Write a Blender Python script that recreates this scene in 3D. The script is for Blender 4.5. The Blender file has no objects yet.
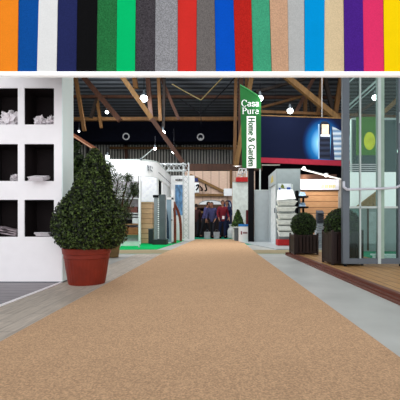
import bpy, bmesh, math, random
from mathutils import Vector, Matrix, noise
random.seed(7)
C = bpy.context.scene.collection
F, H, VX, VY = 350.0, 0.65, 215.0, 224.0          # surveyed from the floor lines: focal length, eye height, vanishing point
def X(px, Y): return (px - VX) * Y / F
def Z(py, Y): return H - (py - VY) * Y / F
def P(px, py, Y): return Vector((X(px, Y), Y, Z(py, Y)))
def lin(c):
    c = c / 255.0
    return c / 12.92 if c <= 0.04045 else ((c + 0.055) / 1.055) ** 2.4
def rgb(r, g, b): return (lin(r), lin(g), lin(b), 1)

# ------------------------------------------------------------------ materials
MC = {}
def mat(key, col, rough=0.6, metal=0.0, var=0.12, scale=8.0, bump=0.0, emit=0.0, stretch=(1, 1, 1), spec=0.3, detail=4):
    if key in MC: return MC[key]
    m = bpy.data.materials.new(key); m.use_nodes = True
    nt = m.node_tree; N = nt.nodes; L = nt.links
    b = N['Principled BSDF']
    b.inputs['Roughness'].default_value = rough
    b.inputs['Metallic'].default_value = metal
    b.inputs['Specular IOR Level'].default_value = spec
    tc = N.new('ShaderNodeTexCoord'); mp = N.new('ShaderNodeMapping'); mp.inputs['Scale'].default_value = stretch
    nz = N.new('ShaderNodeTexNoise'); nz.inputs['Scale'].default_value = scale; nz.inputs['Detail'].default_value = detail
    rp = N.new('ShaderNodeMapRange'); rp.inputs['From Min'].default_value = 0.3; rp.inputs['From Max'].default_value = 0.7
    rp.inputs['To Min'].default_value = 1 - var; rp.inputs['To Max'].default_value = 1 + var
    mx = N.new('ShaderNodeVectorMath'); mx.operation = 'SCALE'; mx.inputs[0].default_value = col[:3]
    L.new(tc.outputs['Object'], mp.inputs[0]); L.new(mp.outputs[0], nz.inputs['Vector'])
    L.new(nz.outputs['Fac'], rp.inputs['Value']); L.new(rp.outputs[0], mx.inputs['Scale'])
    L.new(mx.outputs[0], b.inputs['Base Color'])
    if bump:
        bp = N.new('ShaderNodeBump'); bp.inputs['Strength'].default_value = bump; bp.inputs['Distance'].default_value = 0.01
        L.new(nz.outputs['Fac'], bp.inputs['Height']); L.new(bp.outputs[0], b.inputs['Normal'])
    if emit:
        L.new(mx.outputs[0], b.inputs['Emission Color']); b.inputs['Emission Strength'].default_value = emit
    MC[key] = m; return m
def nodes(m): return m.node_tree.nodes, m.node_tree.links, m.node_tree.nodes['Principled BSDF']

def mat_leaf(key, dark, light):
    m = mat(key, dark, 0.5, var=0.2, spec=0.35); N, L, b = nodes(m)
    g = N.new('ShaderNodeNewGeometry'); r = N.new('ShaderNodeValToRGB')
    r.color_ramp.elements[0].color = dark; r.color_ramp.elements[1].color = light
    r.color_ramp.elements[0].position = 0.35
    L.new(g.outputs['Random Per Island'], r.inputs[0]); L.new(r.outputs[0], b.inputs['Base Color'])
    return m
def mat_carpet(key, col, speck=0.25, scale=260, patch=0.04):
    m = mat(key, col, 0.95, var=patch, scale=5, spec=0.05); N, L, b = nodes(m)
    if len([n for n in N if n.name == 'spk']): return m
    tc = N.new('ShaderNodeTexCoord'); nz = N.new('ShaderNodeTexNoise'); nz.name = 'spk'; nz.inputs['Scale'].default_value = scale
    nz.inputs['Detail'].default_value = 5
    rp = N.new('ShaderNodeMapRange'); rp.inputs['From Min'].default_value = 0.32; rp.inputs['From Max'].default_value = 0.68
    rp.inputs['To Min'].default_value = 1 - speck; rp.inputs['To Max'].default_value = 1 + speck
    mx = N.new('ShaderNodeVectorMath'); mx.operation = 'SCALE'
    src = b.inputs['Base Color'].links[0].from_socket
    L.new(tc.outputs['Object'], nz.inputs['Vector']); L.new(nz.outputs['Fac'], rp.inputs['Value'])
    L.new(src, mx.inputs[0]); L.new(rp.outputs[0], mx.inputs['Scale']); L.new(mx.outputs[0], b.inputs['Base Color'])
    bp = N.new('ShaderNodeBump'); bp.inputs['Strength'].default_value = 0.15; bp.inputs['Distance'].default_value = 0.003
    L.new(nz.outputs['Fac'], bp.inputs['Height']); L.new(bp.outputs[0], b.inputs['Normal'])
    return m
def mat_wave(key, c1, c2, axis='Y', scale=3.0, rough=0.5, metal=0.0, spec=.3):
    m = mat(key, c1, rough, metal, spec=spec); N, L, b = nodes(m)
    tc = N.new('ShaderNodeTexCoord'); w = N.new('ShaderNodeTexWave'); w.bands_direction = axis; w.inputs['Scale'].default_value = scale
    w.inputs['Distortion'].default_value = 0.15
    r = N.new('ShaderNodeValToRGB'); r.color_ramp.elements[0].color = c1; r.color_ramp.elements[1].color = c2
    nz = N.new('ShaderNodeTexNoise'); nz.inputs['Scale'].default_value = 0.7; nz.inputs['Detail'].default_value = 6
    mx = N.new('ShaderNodeMixRGB'); mx.blend_type = 'MULTIPLY'; mx.inputs[0].default_value = 0.6
    L.new(tc.outputs['Object'], w.inputs['Vector']); L.new(w.outputs['Fac'], r.inputs[0]); L.new(tc.outputs['Object'], nz.inputs['Vector'])
    L.new(r.outputs[0], mx.inputs[1]); L.new(nz.outputs['Fac'], mx.inputs[2]); L.new(mx.outputs[0], b.inputs['Base Color'])
    bp = N.new('ShaderNodeBump'); bp.inputs['Strength'].default_value = 0.6; bp.inputs['Distance'].default_value = 0.03
    L.new(w.outputs['Fac'], bp.inputs['Height']); L.new(bp.outputs[0], b.inputs['Normal'])
    return m
def mat_planks(key, c1, c2, line, rowh, length, axes='xz', rough=0.5, mortar=0.03):
    m = mat(key, c1, rough); N, L, b = nodes(m)
    tc = N.new('ShaderNodeTexCoord'); sp = N.new('ShaderNodeSeparateXYZ'); cb = N.new('ShaderNodeCombineXYZ')
    br = N.new('ShaderNodeTexBrick'); br.inputs['Scale'].default_value = 1; br.inputs['Row Height'].default_value = rowh
    br.inputs['Brick Width'].default_value = length; br.inputs['Mortar Size'].default_value = mortar * rowh
    br.inputs['Color1'].default_value = c1; br.inputs['Color2'].default_value = c2; br.inputs['Mortar'].default_value = line
    nz = N.new('ShaderNodeTexNoise'); nz.inputs['Scale'].default_value = 6; nz.inputs['Detail'].default_value = 6
    mp = N.new('ShaderNodeMapping'); mp.inputs['Scale'].default_value = (1, 8, 1)
    mx = N.new('ShaderNodeMixRGB'); mx.blend_type = 'OVERLAY'; mx.inputs[0].default_value = 0.45
    i = {'x': 0, 'y': 1, 'z': 2}
    L.new(tc.outputs['Object'], sp.inputs[0]); L.new(sp.outputs[i[axes[0]]], cb.inputs[0]); L.new(sp.outputs[i[axes[1]]], cb.inputs[1])
    L.new(cb.outputs[0], br.inputs['Vector']); L.new(cb.outputs[0], mp.inputs[0]); L.new(mp.outputs[0], nz.inputs['Vector'])
    L.new(br.outputs['Color'], mx.inputs[1]); L.new(nz.outputs['Fac'], mx.inputs[2]); L.new(mx.outputs[0], b.inputs['Base Color'])
    return m
def mat_wood(key, col, stretch=(1, 1, 12), var=0.3, rough=0.6): return mat(key, col, rough, var=var, scale=3, stretch=stretch, bump=0.1)
def mat_glass(key, tint, refl=0.12, dens=0.9):
    m = bpy.data.materials.new(key); m.use_nodes = True; N = m.node_tree.nodes; L = m.node_tree.links
    N.clear(); o = N.new('ShaderNodeOutputMaterial'); t = N.new('ShaderNodeBsdfTransparent'); t.inputs[0].default_value = tint
    g = N.new('ShaderNodeBsdfGlossy'); g.inputs['Roughness'].default_value = 0.03; g.inputs[0].default_value = (.5, .6, .57, 1)
    fr = N.new('ShaderNodeLayerWeight'); fr.inputs[0].default_value = 0.12
    a = N.new('ShaderNodeMath'); a.operation = 'ADD'; a.inputs[1].default_value = refl; a.use_clamp = True
    mx = N.new('ShaderNodeMixShader')
    L.new(fr.outputs['Fresnel'], a.inputs[0]); L.new(a.outputs[0], mx.inputs[0]); L.new(t.outputs[0], mx.inputs[1]); L.new(g.outputs[0], mx.inputs[2])
    L.new(mx.outputs[0], o.inputs[0]); return m

# ------------------------------------------------------------------ mesh helpers
class MB:
    def __init__(s): s.bm = bmesh.new()
    def box(s, x0, x1, y0, y1, z0, z1, bev=0.0):
        b = bmesh.new(); bmesh.ops.create_cube(b, size=1)
        bmesh.ops.scale(b, vec=(abs(x1 - x0), abs(y1 - y0), abs(z1 - z0)), verts=b.verts)
        bmesh.ops.translate(b, vec=((x0 + x1) / 2, (y0 + y1) / 2, (z0 + z1) / 2), verts=b.verts)
        if bev: bmesh.ops.bevel(b, geom=b.edges[:], offset=bev, segments=2, profile=0.5, affect='EDGES')
        return s.join(b)
    def join(s, b, M=None):
        if M is not None: bmesh.ops.transform(b, matrix=M, verts=b.verts)
        t = bpy.data.meshes.new('t'); b.to_mesh(t); b.free(); s.bm.from_mesh(t); bpy.data.meshes.remove(t); return s
    def bar(s, p, q, w, h=None, bev=0.0):
        p, q = Vector(p), Vector(q); h = h or w; d = q - p
        b = bmesh.new(); bmesh.ops.create_cube(b, size=1)
        bmesh.ops.scale(b, vec=(w, h, d.length), verts=b.verts)
        if bev: bmesh.ops.bevel(b, geom=b.edges[:], offset=bev, segments=1, affect='EDGES')
        z = d.normalized(); y = Vector((0, 1, 0))
        if abs(z.dot(y)) > .95: y = Vector((1, 0, 0))
        x = y.cross(z).normalized(); y = z.cross(x)
        M = Matrix((x, y, z)).transposed().to_4x4(); M.translation = (p + q) / 2
        return s.join(b, M)
    def tube(s, pts, r, n=10):
        pts = [Vector(p) for p in pts]
        for a, c in zip(pts, pts[1:]):
            d = c - a; b = bmesh.new(); bmesh.ops.create_cone(b, segments=n, radius1=r, radius2=r, depth=d.length, cap_ends=True)
            M = d.to_track_quat('Z', 'Y').to_matrix().to_4x4(); M.translation = (a + c) / 2; s.join(b, M)
        return s
    def lathe(s, prof, c=(0, 0, 0), n=40, ripple=None):
        rings = []
        for k, (r, z) in enumerate(prof):
            ring = []
            for i in range(n):
                a = 2 * math.pi * i / n; rr = r * (ripple(a, k) if ripple else 1)
                ring.append(s.bm.verts.new((c[0] + rr * math.cos(a), c[1] + rr * math.sin(a), c[2] + z)))
            rings.append(ring)
        for a, b in zip(rings, rings[1:]):
            for i in range(n): s.bm.faces.new((a[i], a[(i + 1) % n], b[(i + 1) % n], b[i]))
        s.bm.faces.new(rings[0][::-1]); s.bm.faces.new(rings[-1]); return s
    def ball(s, c, r, sc=(1, 1, 1), sub=2):
        b = bmesh.new(); bmesh.ops.create_icosphere(b, subdivisions=sub, radius=r)
        bmesh.ops.scale(b, vec=sc, verts=b.verts); bmesh.ops.translate(b, vec=c, verts=b.verts); return s.join(b)
    def poly(s, pts, thick=(0, 0, 0)):
        a = [s.bm.verts.new(p) for p in pts]; s.bm.faces.new(a)
        t = Vector(thick)
        if t.length:
            b = [s.bm.verts.new(Vector(p) + t) for p in pts]; s.bm.faces.new(b[::-1])
            for i in range(len(a)): s.bm.faces.new((a[i], b[i], b[(i + 1) % len(a)], a[(i + 1) % len(a)]))
        return s
    def build(s, name, m, parent=None, smooth=False, **kw):
        bmesh.ops.recalc_face_normals(s.bm, faces=s.bm.faces[:])
        me = bpy.data.meshes.new(name); s.bm.to_mesh(me); s.bm.free(); me.materials.append(m)
        if smooth:
            for p in me.polygons: p.use_smooth = True
            try: me.set_sharp_from_angle(angle=math.radians(40))
            except Exception: pass
        o = bpy.data.objects.new(name, me); C.objects.link(o)
        if parent is not None: o.parent = parent; o.matrix_parent_inverse = Matrix.Translation(-root_loc(parent))
        for k, v in kw.items(): o[k] = v
        return o
def root_loc(o):
    v = Vector(o.location)
    return v
def thing(name, label, cat, loc, group=None):
    o = bpy.data.objects.new(name, None); C.objects.link(o); o.location = loc; o.empty_display_size = .1
    o['label'] = label; o['category'] = cat
    if group: o['group'] = group
    return o
def tag(o, label, cat, group=None):
    o['label'] = label; o['category'] = cat
    if group: o['group'] = group
    return o
def struct(o, label=None, cat='structure'):
    o['kind'] = 'structure'
    if label: o['label'] = label
    o['category'] = cat
    return o
# sub-parts: world-space meshes whose parent sits at the origin of its thing
def sub(mb, name, m, part, **kw):
    o = mb.build(name, m, None, **kw); o.parent = part; return o

# ------------------------------------------------------------------ base materials
M_white = mat('white paint', rgb(252, 248, 250), 0.45, var=0.02)
M_mint = mat('pale mint paint', rgb(226, 240, 238), 0.45, var=0.02, emit=.18)  # faint emission stands in for light missing on the side panel
M_wht2 = mat('stand white', rgb(236, 238, 240), 0.5, var=0.03)
M_lgrey = mat('light grey laminate', rgb(168, 178, 182), 0.5, var=0.04)
M_grey = mat('grey laminate', rgb(135, 147, 150), 0.5, var=0.05)
M_alu = mat('anodised frame', rgb(98, 106, 114), 0.4, 0.2, var=0.04)
M_alul = mat('pale frame', rgb(190, 202, 200), 0.4, 0.1, var=0.04)
M_black = mat('black', rgb(12, 12, 16), 0.8, var=0.1, spec=.1)
M_duct = mat('duct navy black', rgb(10, 11, 20), 0.9, var=0.2, spec=.03)
M_terra = mat('terracotta', rgb(122, 36, 18), 0.5, var=0.14, scale=10, bump=.05)
M_brown = mat_wood('planter brown', rgb(40, 24, 21), (6, 6, 1), 0.3, 0.45)
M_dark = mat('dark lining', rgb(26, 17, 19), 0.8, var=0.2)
M_paper = mat('paper', rgb(240, 232, 236), 0.7, var=0.04)
M_soil = mat('soil', rgb(35, 25, 18), 0.95, var=.3, scale=40)
M_bark = mat('bark', rgb(70, 50, 34), 0.9, var=.3, scale=30)
M_red = mat('red box', rgb(190, 32, 34), 0.5)
M_maroon = mat('maroon', rgb(96, 22, 28), 0.5)
M_gcarp = mat_carpet('green fair carpet', rgb(12, 170, 92), .08, 60)
M_tcarp = mat_carpet('teal fair carpet', rgb(30, 150, 120), .08, 60)
M_leaf = mat_leaf('boxwood leaves', rgb(8, 17, 5), rgb(98, 120, 56))
M_leaf2 = mat_leaf('dark leaves', rgb(12, 26, 8), rgb(84, 112, 52))
M_leaf3 = mat_leaf('bamboo leaves', rgb(30, 50, 26), rgb(118, 142, 88))
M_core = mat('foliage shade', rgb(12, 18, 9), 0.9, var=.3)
def beam_mat(k, c): return mat_wood('timber ' + k, c, (4, 4, 1), .3)
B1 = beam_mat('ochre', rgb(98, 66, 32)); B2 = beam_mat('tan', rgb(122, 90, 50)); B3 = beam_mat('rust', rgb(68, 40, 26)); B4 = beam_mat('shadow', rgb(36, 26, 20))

# ------------------------------------------------------------------ setting
m_conc = mat('concrete', rgb(172, 171, 166), 0.55, var=0.13, scale=1.6, detail=8, spec=.35)
struct(MB().box(-11, 11, -2, 26, -.1, 0).build('floor', m_conc), 'grey concrete hall floor', 'floor')
m_pave = mat_planks('pavers', rgb(178, 166, 152), rgb(190, 178, 164), rgb(170, 159, 146), .12, .42, 'yx', .6, .07)
struct(MB().box(-1.68, -1.0, -1, 7.55, 0, .004).build('floor_paving', m_pave), 'beige grey paver strip beside the brown carpet', 'floor')
m_bgrey = mat('smooth concrete', rgb(186, 187, 182), 0.45, var=0.16, scale=1.6, detail=9, spec=.4)
struct(MB().box(.7, 1.465, -1, 7.55, 0, .004).build('floor_screed', m_bgrey), 'smooth grey screed between carpet and wooden deck', 'floor')
m_boards = mat_planks('grey boards', rgb(142, 136, 139), rgb(150, 144, 147), rgb(122, 117, 120), .14, 3, 'xy', .5, .06)
tag(MB().box(-4.5, -1.70, -1, 3.9, 0, .010).build('board_flooring', m_boards), 'dark grey boarded flooring under the white shelf wall', 'flooring')
tag(MB().box(-1.70, -1.675, -1, 3.84, 0, .014).build('edge_strip', M_white), 'thin white edging strip along the grey boarded flooring', 'edging')
m_tan = mat_carpet('tan aisle', rgb(158, 146, 118), .06, 60)
cross = thing('aisle_carpet', 'narrow tan aisle carpet with teal edge crossing behind the brown carpet', 'carpet', (0, 8, 0))
MB().box(-6, 5, 7.62, 8.75, 0, .004).build('carpet_body', m_tan, cross)
MB().box(-6, 5, 7.52, 7.62, 0, .005).build('edge_tape', mat('teal tape', rgb(120, 160, 140)), cross)
# main carpet
m_main = mat_carpet('brown carpet', rgb(196, 160, 126), .30, 130, .03)
pts = [(-1.175, -.5), (.875, -.5), (.895, 3), (.905, 7.5), (1.02, 13.3), (.80, 14.75), (-.80, 14.75), (-1.15, 7.5)]
tag(MB().poly([(x, y, .001) for x, y in pts], (0, 0, .010)).build('brown_carpet', m_main), 'long light brown carpet running down the middle of the aisle', 'carpet')
# green carpets
def patch(name, ptl, m, label):
    tag(MB().poly([(X(px, 227.5 / (py - VY)), 227.5 / (py - VY), .001) for px, py in ptl], (0, 0, .006)).build(name, m), label, 'carpet')
patch('green_carpet', [(96, 250), (157, 249.6), (184, 241), (184, 239), (90, 239)], M_gcarp, 'bright green carpet under the white curved stand')
patch('teal_carpet', [(190, 239.3), (236, 239.3), (232, 234.4), (194, 234.4)], M_tcarp, 'teal carpet under the walking people at the far end')
patch('teal_carpet', [(234, 244.8), (251, 244.8), (249, 240.6), (234, 240.6)], M_tcarp, 'small teal carpet patch in front of the white box bin')
# roof and walls
m_roof = mat_wave('corrugated roof', rgb(56, 60, 68), rgb(140, 145, 154), 'Y', .65, .55)
struct(MB().box(-11, 11, -1, 26, 7.4, 7.5).build('ceiling', m_roof), 'dark corrugated metal hall roof', 'ceiling')
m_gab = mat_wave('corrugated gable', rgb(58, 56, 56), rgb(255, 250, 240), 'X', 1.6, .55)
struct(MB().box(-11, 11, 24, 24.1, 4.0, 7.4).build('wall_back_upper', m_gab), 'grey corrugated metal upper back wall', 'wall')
struct(MB().box(-11, 11, 24, 24.1, 0, 4.0).build('wall_back', mat('dark wall', rgb(30, 27, 30), .8)), 'dark lower back wall of the hall', 'wall')
struct(MB().box(-11.1, -11, 7, 26, 0, 7.5).build('wall_left', MC['dark wall']), 'dark left hall wall', 'wall')
struct(MB().box(11, 11.1, 7, 26, 0, 7.5).build('wall_right', MC['dark wall']), 'dark right hall wall', 'wall')

# ------------------------------------------------------------------ roof timbers
def beam(p, q, t, Y, m, label, dep=None, Y2=None):
    if min(p[1], q[1]) < 80 and Y > 15.4: Y = 15.4 + (Y - 15.4) * .12
    a, b = P(p[0], p[1], Y), P(q[0], q[1], Y2 or Y)
    w = t * Y / F
    o = MB().bar(a, b, w, dep or max(w, .12)).build('roof_beam', m)
    return struct(o, label, 'beam')
beam((20, 119.3), (262, 118.8), 3.3, 17, B1, 'long ochre timber tie beam in front of the black duct')
beam((20, 96.5), (262, 97), 2.4, 16.9, B3, 'dark rust purlin beam under the corrugated roof')
beam((74, 68), (84.5, 131), 3.2, 16.8, B1, 'steep ochre post beside the white shelf wall')
beam((76, 68), (120, 120.5), 5, 17.6, B3, 'dark rust rafter above the topiary')
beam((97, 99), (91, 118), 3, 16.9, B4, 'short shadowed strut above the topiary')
beam((97, 99), (101.5, 128), 2.6, 16.9, B1, 'short ochre strut above the topiary')
beam((116, 68), (152, 119), 4.6, 13.5, B2, 'upper length of the long tan diagonal rafter')
beam((152, 119), (183, 163), 4.2, 13.5, B3, 'lower rusty length of the long diagonal rafter')
beam((133, 68), (136, 88), 4.5, 16, B1, 'short ochre hanger left of the big lamp')
beam((147, 68), (151.5, 121), 4.2, 16, B3, 'rust hanger right of the big lamp')
beam((158, 68), (160.5, 121), 3.2, 16, B1, 'ochre hanger above the centre of the hall')
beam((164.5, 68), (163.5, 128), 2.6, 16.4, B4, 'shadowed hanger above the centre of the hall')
beam((157, 68), (179, 120), 3, 17.4, B3, 'red-brown diagonal rafter above the centre of the hall')
beam((110, 148), (244, 148.5), 2.2, 22, B1, 'thin ochre rail across the corrugated back wall')
beam((126, 141), (126.5, 160), 3, 22.2, B3, 'short rust post on the corrugated back wall')
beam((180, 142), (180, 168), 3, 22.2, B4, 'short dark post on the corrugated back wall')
beam((186, 167.5), (262, 167.5), 6.5, 18.2, B3, 'broad rust beam on top of the plywood wall')
beam((236, 68), (234.5, 166), 3.2, 16.5, B1, 'slim ochre post left of the green banner')
beam((241, 68), (240, 166), 4.5, 16.8, B3, 'rust post behind the green banner')
beam((253, 68), (236, 166), 4.5, 15.8, B2, 'leaning tan post behind the green banner')
beam((246, 68), (247, 120), 3, 17.5, B1, 'short ochre post behind the green banner')
beam((276, 68), (338, 119), 5, 14.6, B2, 'wide tan diagonal brace above the navy billboard')
beam((256, 97.5), (350, 97.5), 2.6, 16.9, B3, 'rust purlin beam above the navy billboard')
beam((256, 109), (305, 96), 2.2, 16.5, B1, 'thin slanting brace above the navy billboard')
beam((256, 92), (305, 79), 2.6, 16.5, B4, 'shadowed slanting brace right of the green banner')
beam((256, 111.5), (400, 117), 2.6, 15.2, B1, 'ochre chord just above the navy billboard')
beam((323, 68), (317.5, 118), 3.2, 15.5, B1, 'ochre post above the lighthouse picture')
beam((342.5, 68), (335, 116), 4, 15.4, B1, 'leaning ochre post beside the glass door frame')
beam((319, 68), (296, 112), 3.4, 15.8, B3, 'rust diagonal brace crossing the tan brace')
beam((305.5, 92), (305, 118), 3.4, 16, B1, 'short ochre post on the billboard chord')
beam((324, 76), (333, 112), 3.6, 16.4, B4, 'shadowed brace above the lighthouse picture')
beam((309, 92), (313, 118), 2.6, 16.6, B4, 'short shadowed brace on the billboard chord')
beam((384, 112), (420, 78), 4, 14, B2, 'tan brace seen through the glass doors')
beam((350, 118), (384, 96), 3, 16, B3, 'rust brace seen through the glass doors')
arc = [P(px, py, 9.5) for px, py in [(40, 124), (60, 130.5), (68, 133), (78, 138), (88, 144.5), (97, 150)]]
t = thing('curved_canopy', 'curved rust brown canopy rib with pale edge above the topiary', 'canopy', arc[3])
mb = MB(); mb2 = MB()
for a, b in zip(arc, arc[1:]):
    mb.bar(a, b, .10, .3); mb2.bar(a + Vector((.0, -.16, -.03)), b + Vector((0, -.16, -.03)), .03, .02)
mb.build('rib', mat_wood('canopy rust', rgb(120, 72, 48), (4, 1, 4)), t); mb2.build('edge_trim', mat('peach trim', rgb(196, 150, 120)), t)
MB().tube([arc[4] + Vector((0, 0, 0)), arc[4] + Vector((-.1, .2, -arc[4].z))], .03).build('post', M_black, t)
tag(MB().box(X(254, 19), X(420, 19), 19, 19.1, 0, Z(160, 19)).build('dark_backdrop', mat('curtain black', rgb(13, 12, 15), .95, spec=.02)), 'tall black curtain added behind the stalls to darken the space under the navy billboard', 'backdrop')  # backdrop added to hide the bright wall ribs and keep this dark
# tension cables
M_cab = mat('cable', rgb(120, 104, 60), .5)
for nm, pl, Yc in [('tan steel tension cable forming a shallow V under the roof', [(172, 84), (186, 92), (201, 100), (224, 76), (232, 68)], 14.6),
                   ('dark steel tension cable forming a lower V under the roof', [(180, 99), (201, 114), (224, 90), (238, 74)], 14.9)]:
    tag(MB().tube([P(a, b, Yc) for a, b in pl], .022, 6).build('tension_cable', M_cab if 'tan' in nm else M_black), nm, 'cable')
tag(MB().tube([P(201, 100, 14.75), P(201, 124, 14.75)], .02, 6).build('drop_cable', M_black), 'vertical dark cable dropping to the black duct', 'cable')
# duct
t = thing('ventilation_duct', 'long black ventilation duct with ring emblems across the hall', 'duct', P(150, 143, 20))
MB().box(X(10, 20), X(262, 20), 19.7, 20.5, Z(143, 20), Z(122, 20), .04).build('duct_body', M_duct, t)
for px, py in [(126, 136.5), (200.5, 137)]:
    b = MB(); c = P(px, py, 19.68); r = .17
    ring = [c + Vector((r * math.cos(a), 0, r * math.sin(a))) for a in [i * math.pi / 12 for i in range(25)]]
    b.tube(ring, .035, 8)
    if px > 180: b.bar(c + Vector((-.06, 0, -.1)), c + Vector((.06, 0, -.1)), .08, .03)
    b.build('ring_emblem', mat('emblem white', rgb(170, 170, 172), .5, emit=.15), t)

# ------------------------------------------------------------------ lamps
def m_em(k, s, col=(1, 1, 1, 1)):
    m = mat('lamp glow ' + k, col, .5, var=0); nodes(m)[2].inputs['Emission Strength'].default_value = s
    nodes(m)[2].inputs['Emission Color'].default_value = col; return m
G1 = m_em('white', 14, (.93, 1, 1, 1)); G2 = m_em('pink', 8, (1, .78, .82, 1)); G3 = m_em('warm', 8, (1, .9, .72, 1))
def lamp(px, py, Y, r, glow, label, power=60, up=.35):
    c = P(px, py, Y); t = thing('hall_lamp', label, 'lamp', c); w = r * Y / F
    MB().lathe([(w * .3, w * 2.2), (w * .42, w * 1.7), (w * .5, w * 1.0), (w * .9, w * .55), (w * .95, w * .3)], c, 20).build('reflector', mat('lamp housing', rgb(70, 78, 84), .5, .2), t, smooth=True)
    MB().ball(c + Vector((0, -w * .15, -w * .15)), w * 1.0, (1, 1, .95), 3).build('bulb', glow, t, smooth=True)
    MB().tube([c + Vector((0, 0, w * 2)), c + Vector((0, 0, w * 2 + up))], .015, 6).build('rod', M_black, t)
    l = bpy.data.lights.new('lamp_light', 'POINT'); l.energy = power; l.shadow_soft_size = w * 1.3; l.color = (.93, .98, 1)
    o = bpy.data.objects.new('lamp_light', l); C.objects.link(o); o.location = c + Vector((0, -w * 2.5, -w * 2.5)); return t
lamp(144, 98, 15, 3.6, G1, 'largest round hall lamp beside the long tan rafter', 90, 1.2)
lamp(163, 132, 15, 2.4, G1, 'round hall lamp in front of the black duct', 60, 1)
lamp(174, 151.5, 15, 2.1, G1, 'round hall lamp below the duct near the rafter foot', 50, .8)
lamp(155, 148.5, 15, 1.5, G2, 'small pinkish spotlight above the curved white stand', 10, .4)
lamp(107, 112, 16, 1.6, G1, 'small hall lamp under the dark rafter above the topiary', 50, .6)
lamp(107.5, 156.5, 10.6, 1.9, G1, 'lamp on top of the white curved stand beside the topiary', 6, .15)
lamp(79, 131, 12, 1.2, m_em('dim', .6), 'small dim lamp above the curved canopy rib', 5, .2)
lamp(260, 98, 12.3, 3, G1, 'round lamp at the top edge of the green banner', 7, .3)
lamp(290, 110.5, 12.4, 2.9, G1, 'round lamp at the top edge of the navy billboard', 10, .2)
lamp(239.5, 152, 16, 1.5, G1, 'small lamp left of the green banner, the upper one', 20, .3)
lamp(236.7, 164.6, 16, 2, G1, 'small lamp left of the green banner, the lower one', 20, .3)
lamp(375, 97, 12, 3, G1, 'round lamp seen through the glass doors', 30, .3)

# ------------------------------------------------------------------ swatch collage and white border, built as carpet samples on an added rail
YS = 3.3
cols = [('orange', (240, 136, 34), .04), ('royal blue', (14, 76, 150), .12), ('white', (226, 226, 224), .03), ('dark navy', (36, 42, 86), .12), ('black', (16, 16, 17), .1),
        ('forest green', (38, 108, 60), .28), ('bright emerald green', (4, 186, 106), .02), ('charcoal heather', (66, 62, 66), .45), ('mottled mid grey', (142, 142, 145), .3), ('bright red', (206, 48, 42), .03),
        ('taupe grey', (106, 101, 99), .2), ('cobalt blue', (8, 80, 190), .05), ('brick red', (180, 36, 30), .15), ('sea green', (64, 156, 118), .15), ('tan brown', (196, 156, 126), .15),
        ('light silver grey', (178, 179, 177), .08), ('sky blue', (0, 146, 212), .03), ('sandy beige', (212, 190, 152), .08), ('purple', (72, 34, 130), .12), ('pink', (222, 52, 102), .05), ('yellow', (246, 208, 6), .02)]
top = [-2, 19.3, 39.5, 58.5, 77.8, 97.8, 117.6, 136.2, 155.8, 178, 197, 214.7, 233.6, 251.3, 269.5, 287.5, 304.3, 324.5, 343.5, 362.6, 383, 403]
bot = [-2, 18.4, 37.6, 57.2, 76.8, 96.8, 116.8, 135.4, 155.3, 177.8, 196.5, 216, 235.7, 253.2, 271.8, 288.6, 304.8, 324, 344.2, 363.6, 384, 403]
zt, zb = Z(-12, YS), Z(74, YS)
for i, (nm, c, sp) in enumerate(cols):
    y = YS - .012 + (.006 if i % 2 else 0)
    g = 0.003
    d = (top[i] - bot[i]) * .15; d2 = (top[i + 1] - bot[i + 1]) * .15
    pl = [(X(bot[i], YS) + g * 0, y, zb), (X(bot[i + 1], YS) - g, y, zb), (X(top[i + 1] + d2, YS) - g, y, zt), (X(top[i] + d, YS), y, zt)]
    o = MB().poly(pl, (0, .006, 0)).build('carpet_sample', mat_carpet('sample ' + nm, rgb(*c), sp * 1.3, 110, .03))
    nb = cols[i - 1][0] if i else None
    tag(o, f'{nm} carpet sample strip of the swatch collage, hung in the row above the aisle' , 'carpet sample', 'collage carpet sample strips hung above the aisle')
t = thing('border_rail', 'long white rail added for the collage border under the carpet samples', 'rail', (0, YS, zb))
MB().box(X(-6, YS), X(407, YS), YS - .022, YS + .03, Z(76.3, YS), Z(72.3, YS), .004).build('rail', mat('rail white', rgb(252, 252, 252), .5, var=.01, emit=.4), t)  # rail glows by emission so its shaded underside stays white
MB().box(X(-6, YS), X(407, YS), YS + .002, YS + .03, zb, zt + .03).build('backing_board', mat('backing', rgb(60, 60, 62)), t)
for px in (20, 390): MB().tube([(X(px, YS), YS + .02, zt), (X(px, YS), YS + .02, 7.3)], .006, 6).build('suspension_wire', M_black, t)

# ------------------------------------------------------------------ left shelf wall
Y0, Y1 = 3.83, 4.13
t = thing('shelf_wall', 'white display wall with dark square niches left of the topiary', 'shelving', (X(20, Y0), Y0, .01))
rows = [(88, 124.5), (144, 181), (199.8, 236.8)]
colsx = [(-13, 17.8), (24.3, 54)]
xs = [-28] + [v for c in colsx for v in c] + [61.8]
mb = MB()
ztop = 2.62
for i in range(0, len(xs), 2): mb.box(X(xs[i], Y0), X(xs[i + 1], Y0), Y0, Y1 - .02, .02, ztop)
zr = [ztop] + [Z(v, Y0) for r in rows for v in r] + [.02]
for (a, b) in colsx:
    for k in range(0, len(zr), 2): mb.box(X(a, Y0), X(b, Y0), Y0 + .0004, Y1 - .02, zr[k + 1], zr[k])
mb.build('carcass', M_white, t)
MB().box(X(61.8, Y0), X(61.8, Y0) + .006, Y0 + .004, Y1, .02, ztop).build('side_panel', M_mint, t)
MB().box(X(-28, Y0), X(61.8, Y0), Y0 + .004, Y1, .0, .02).build('plinth', M_alu, t)
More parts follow.
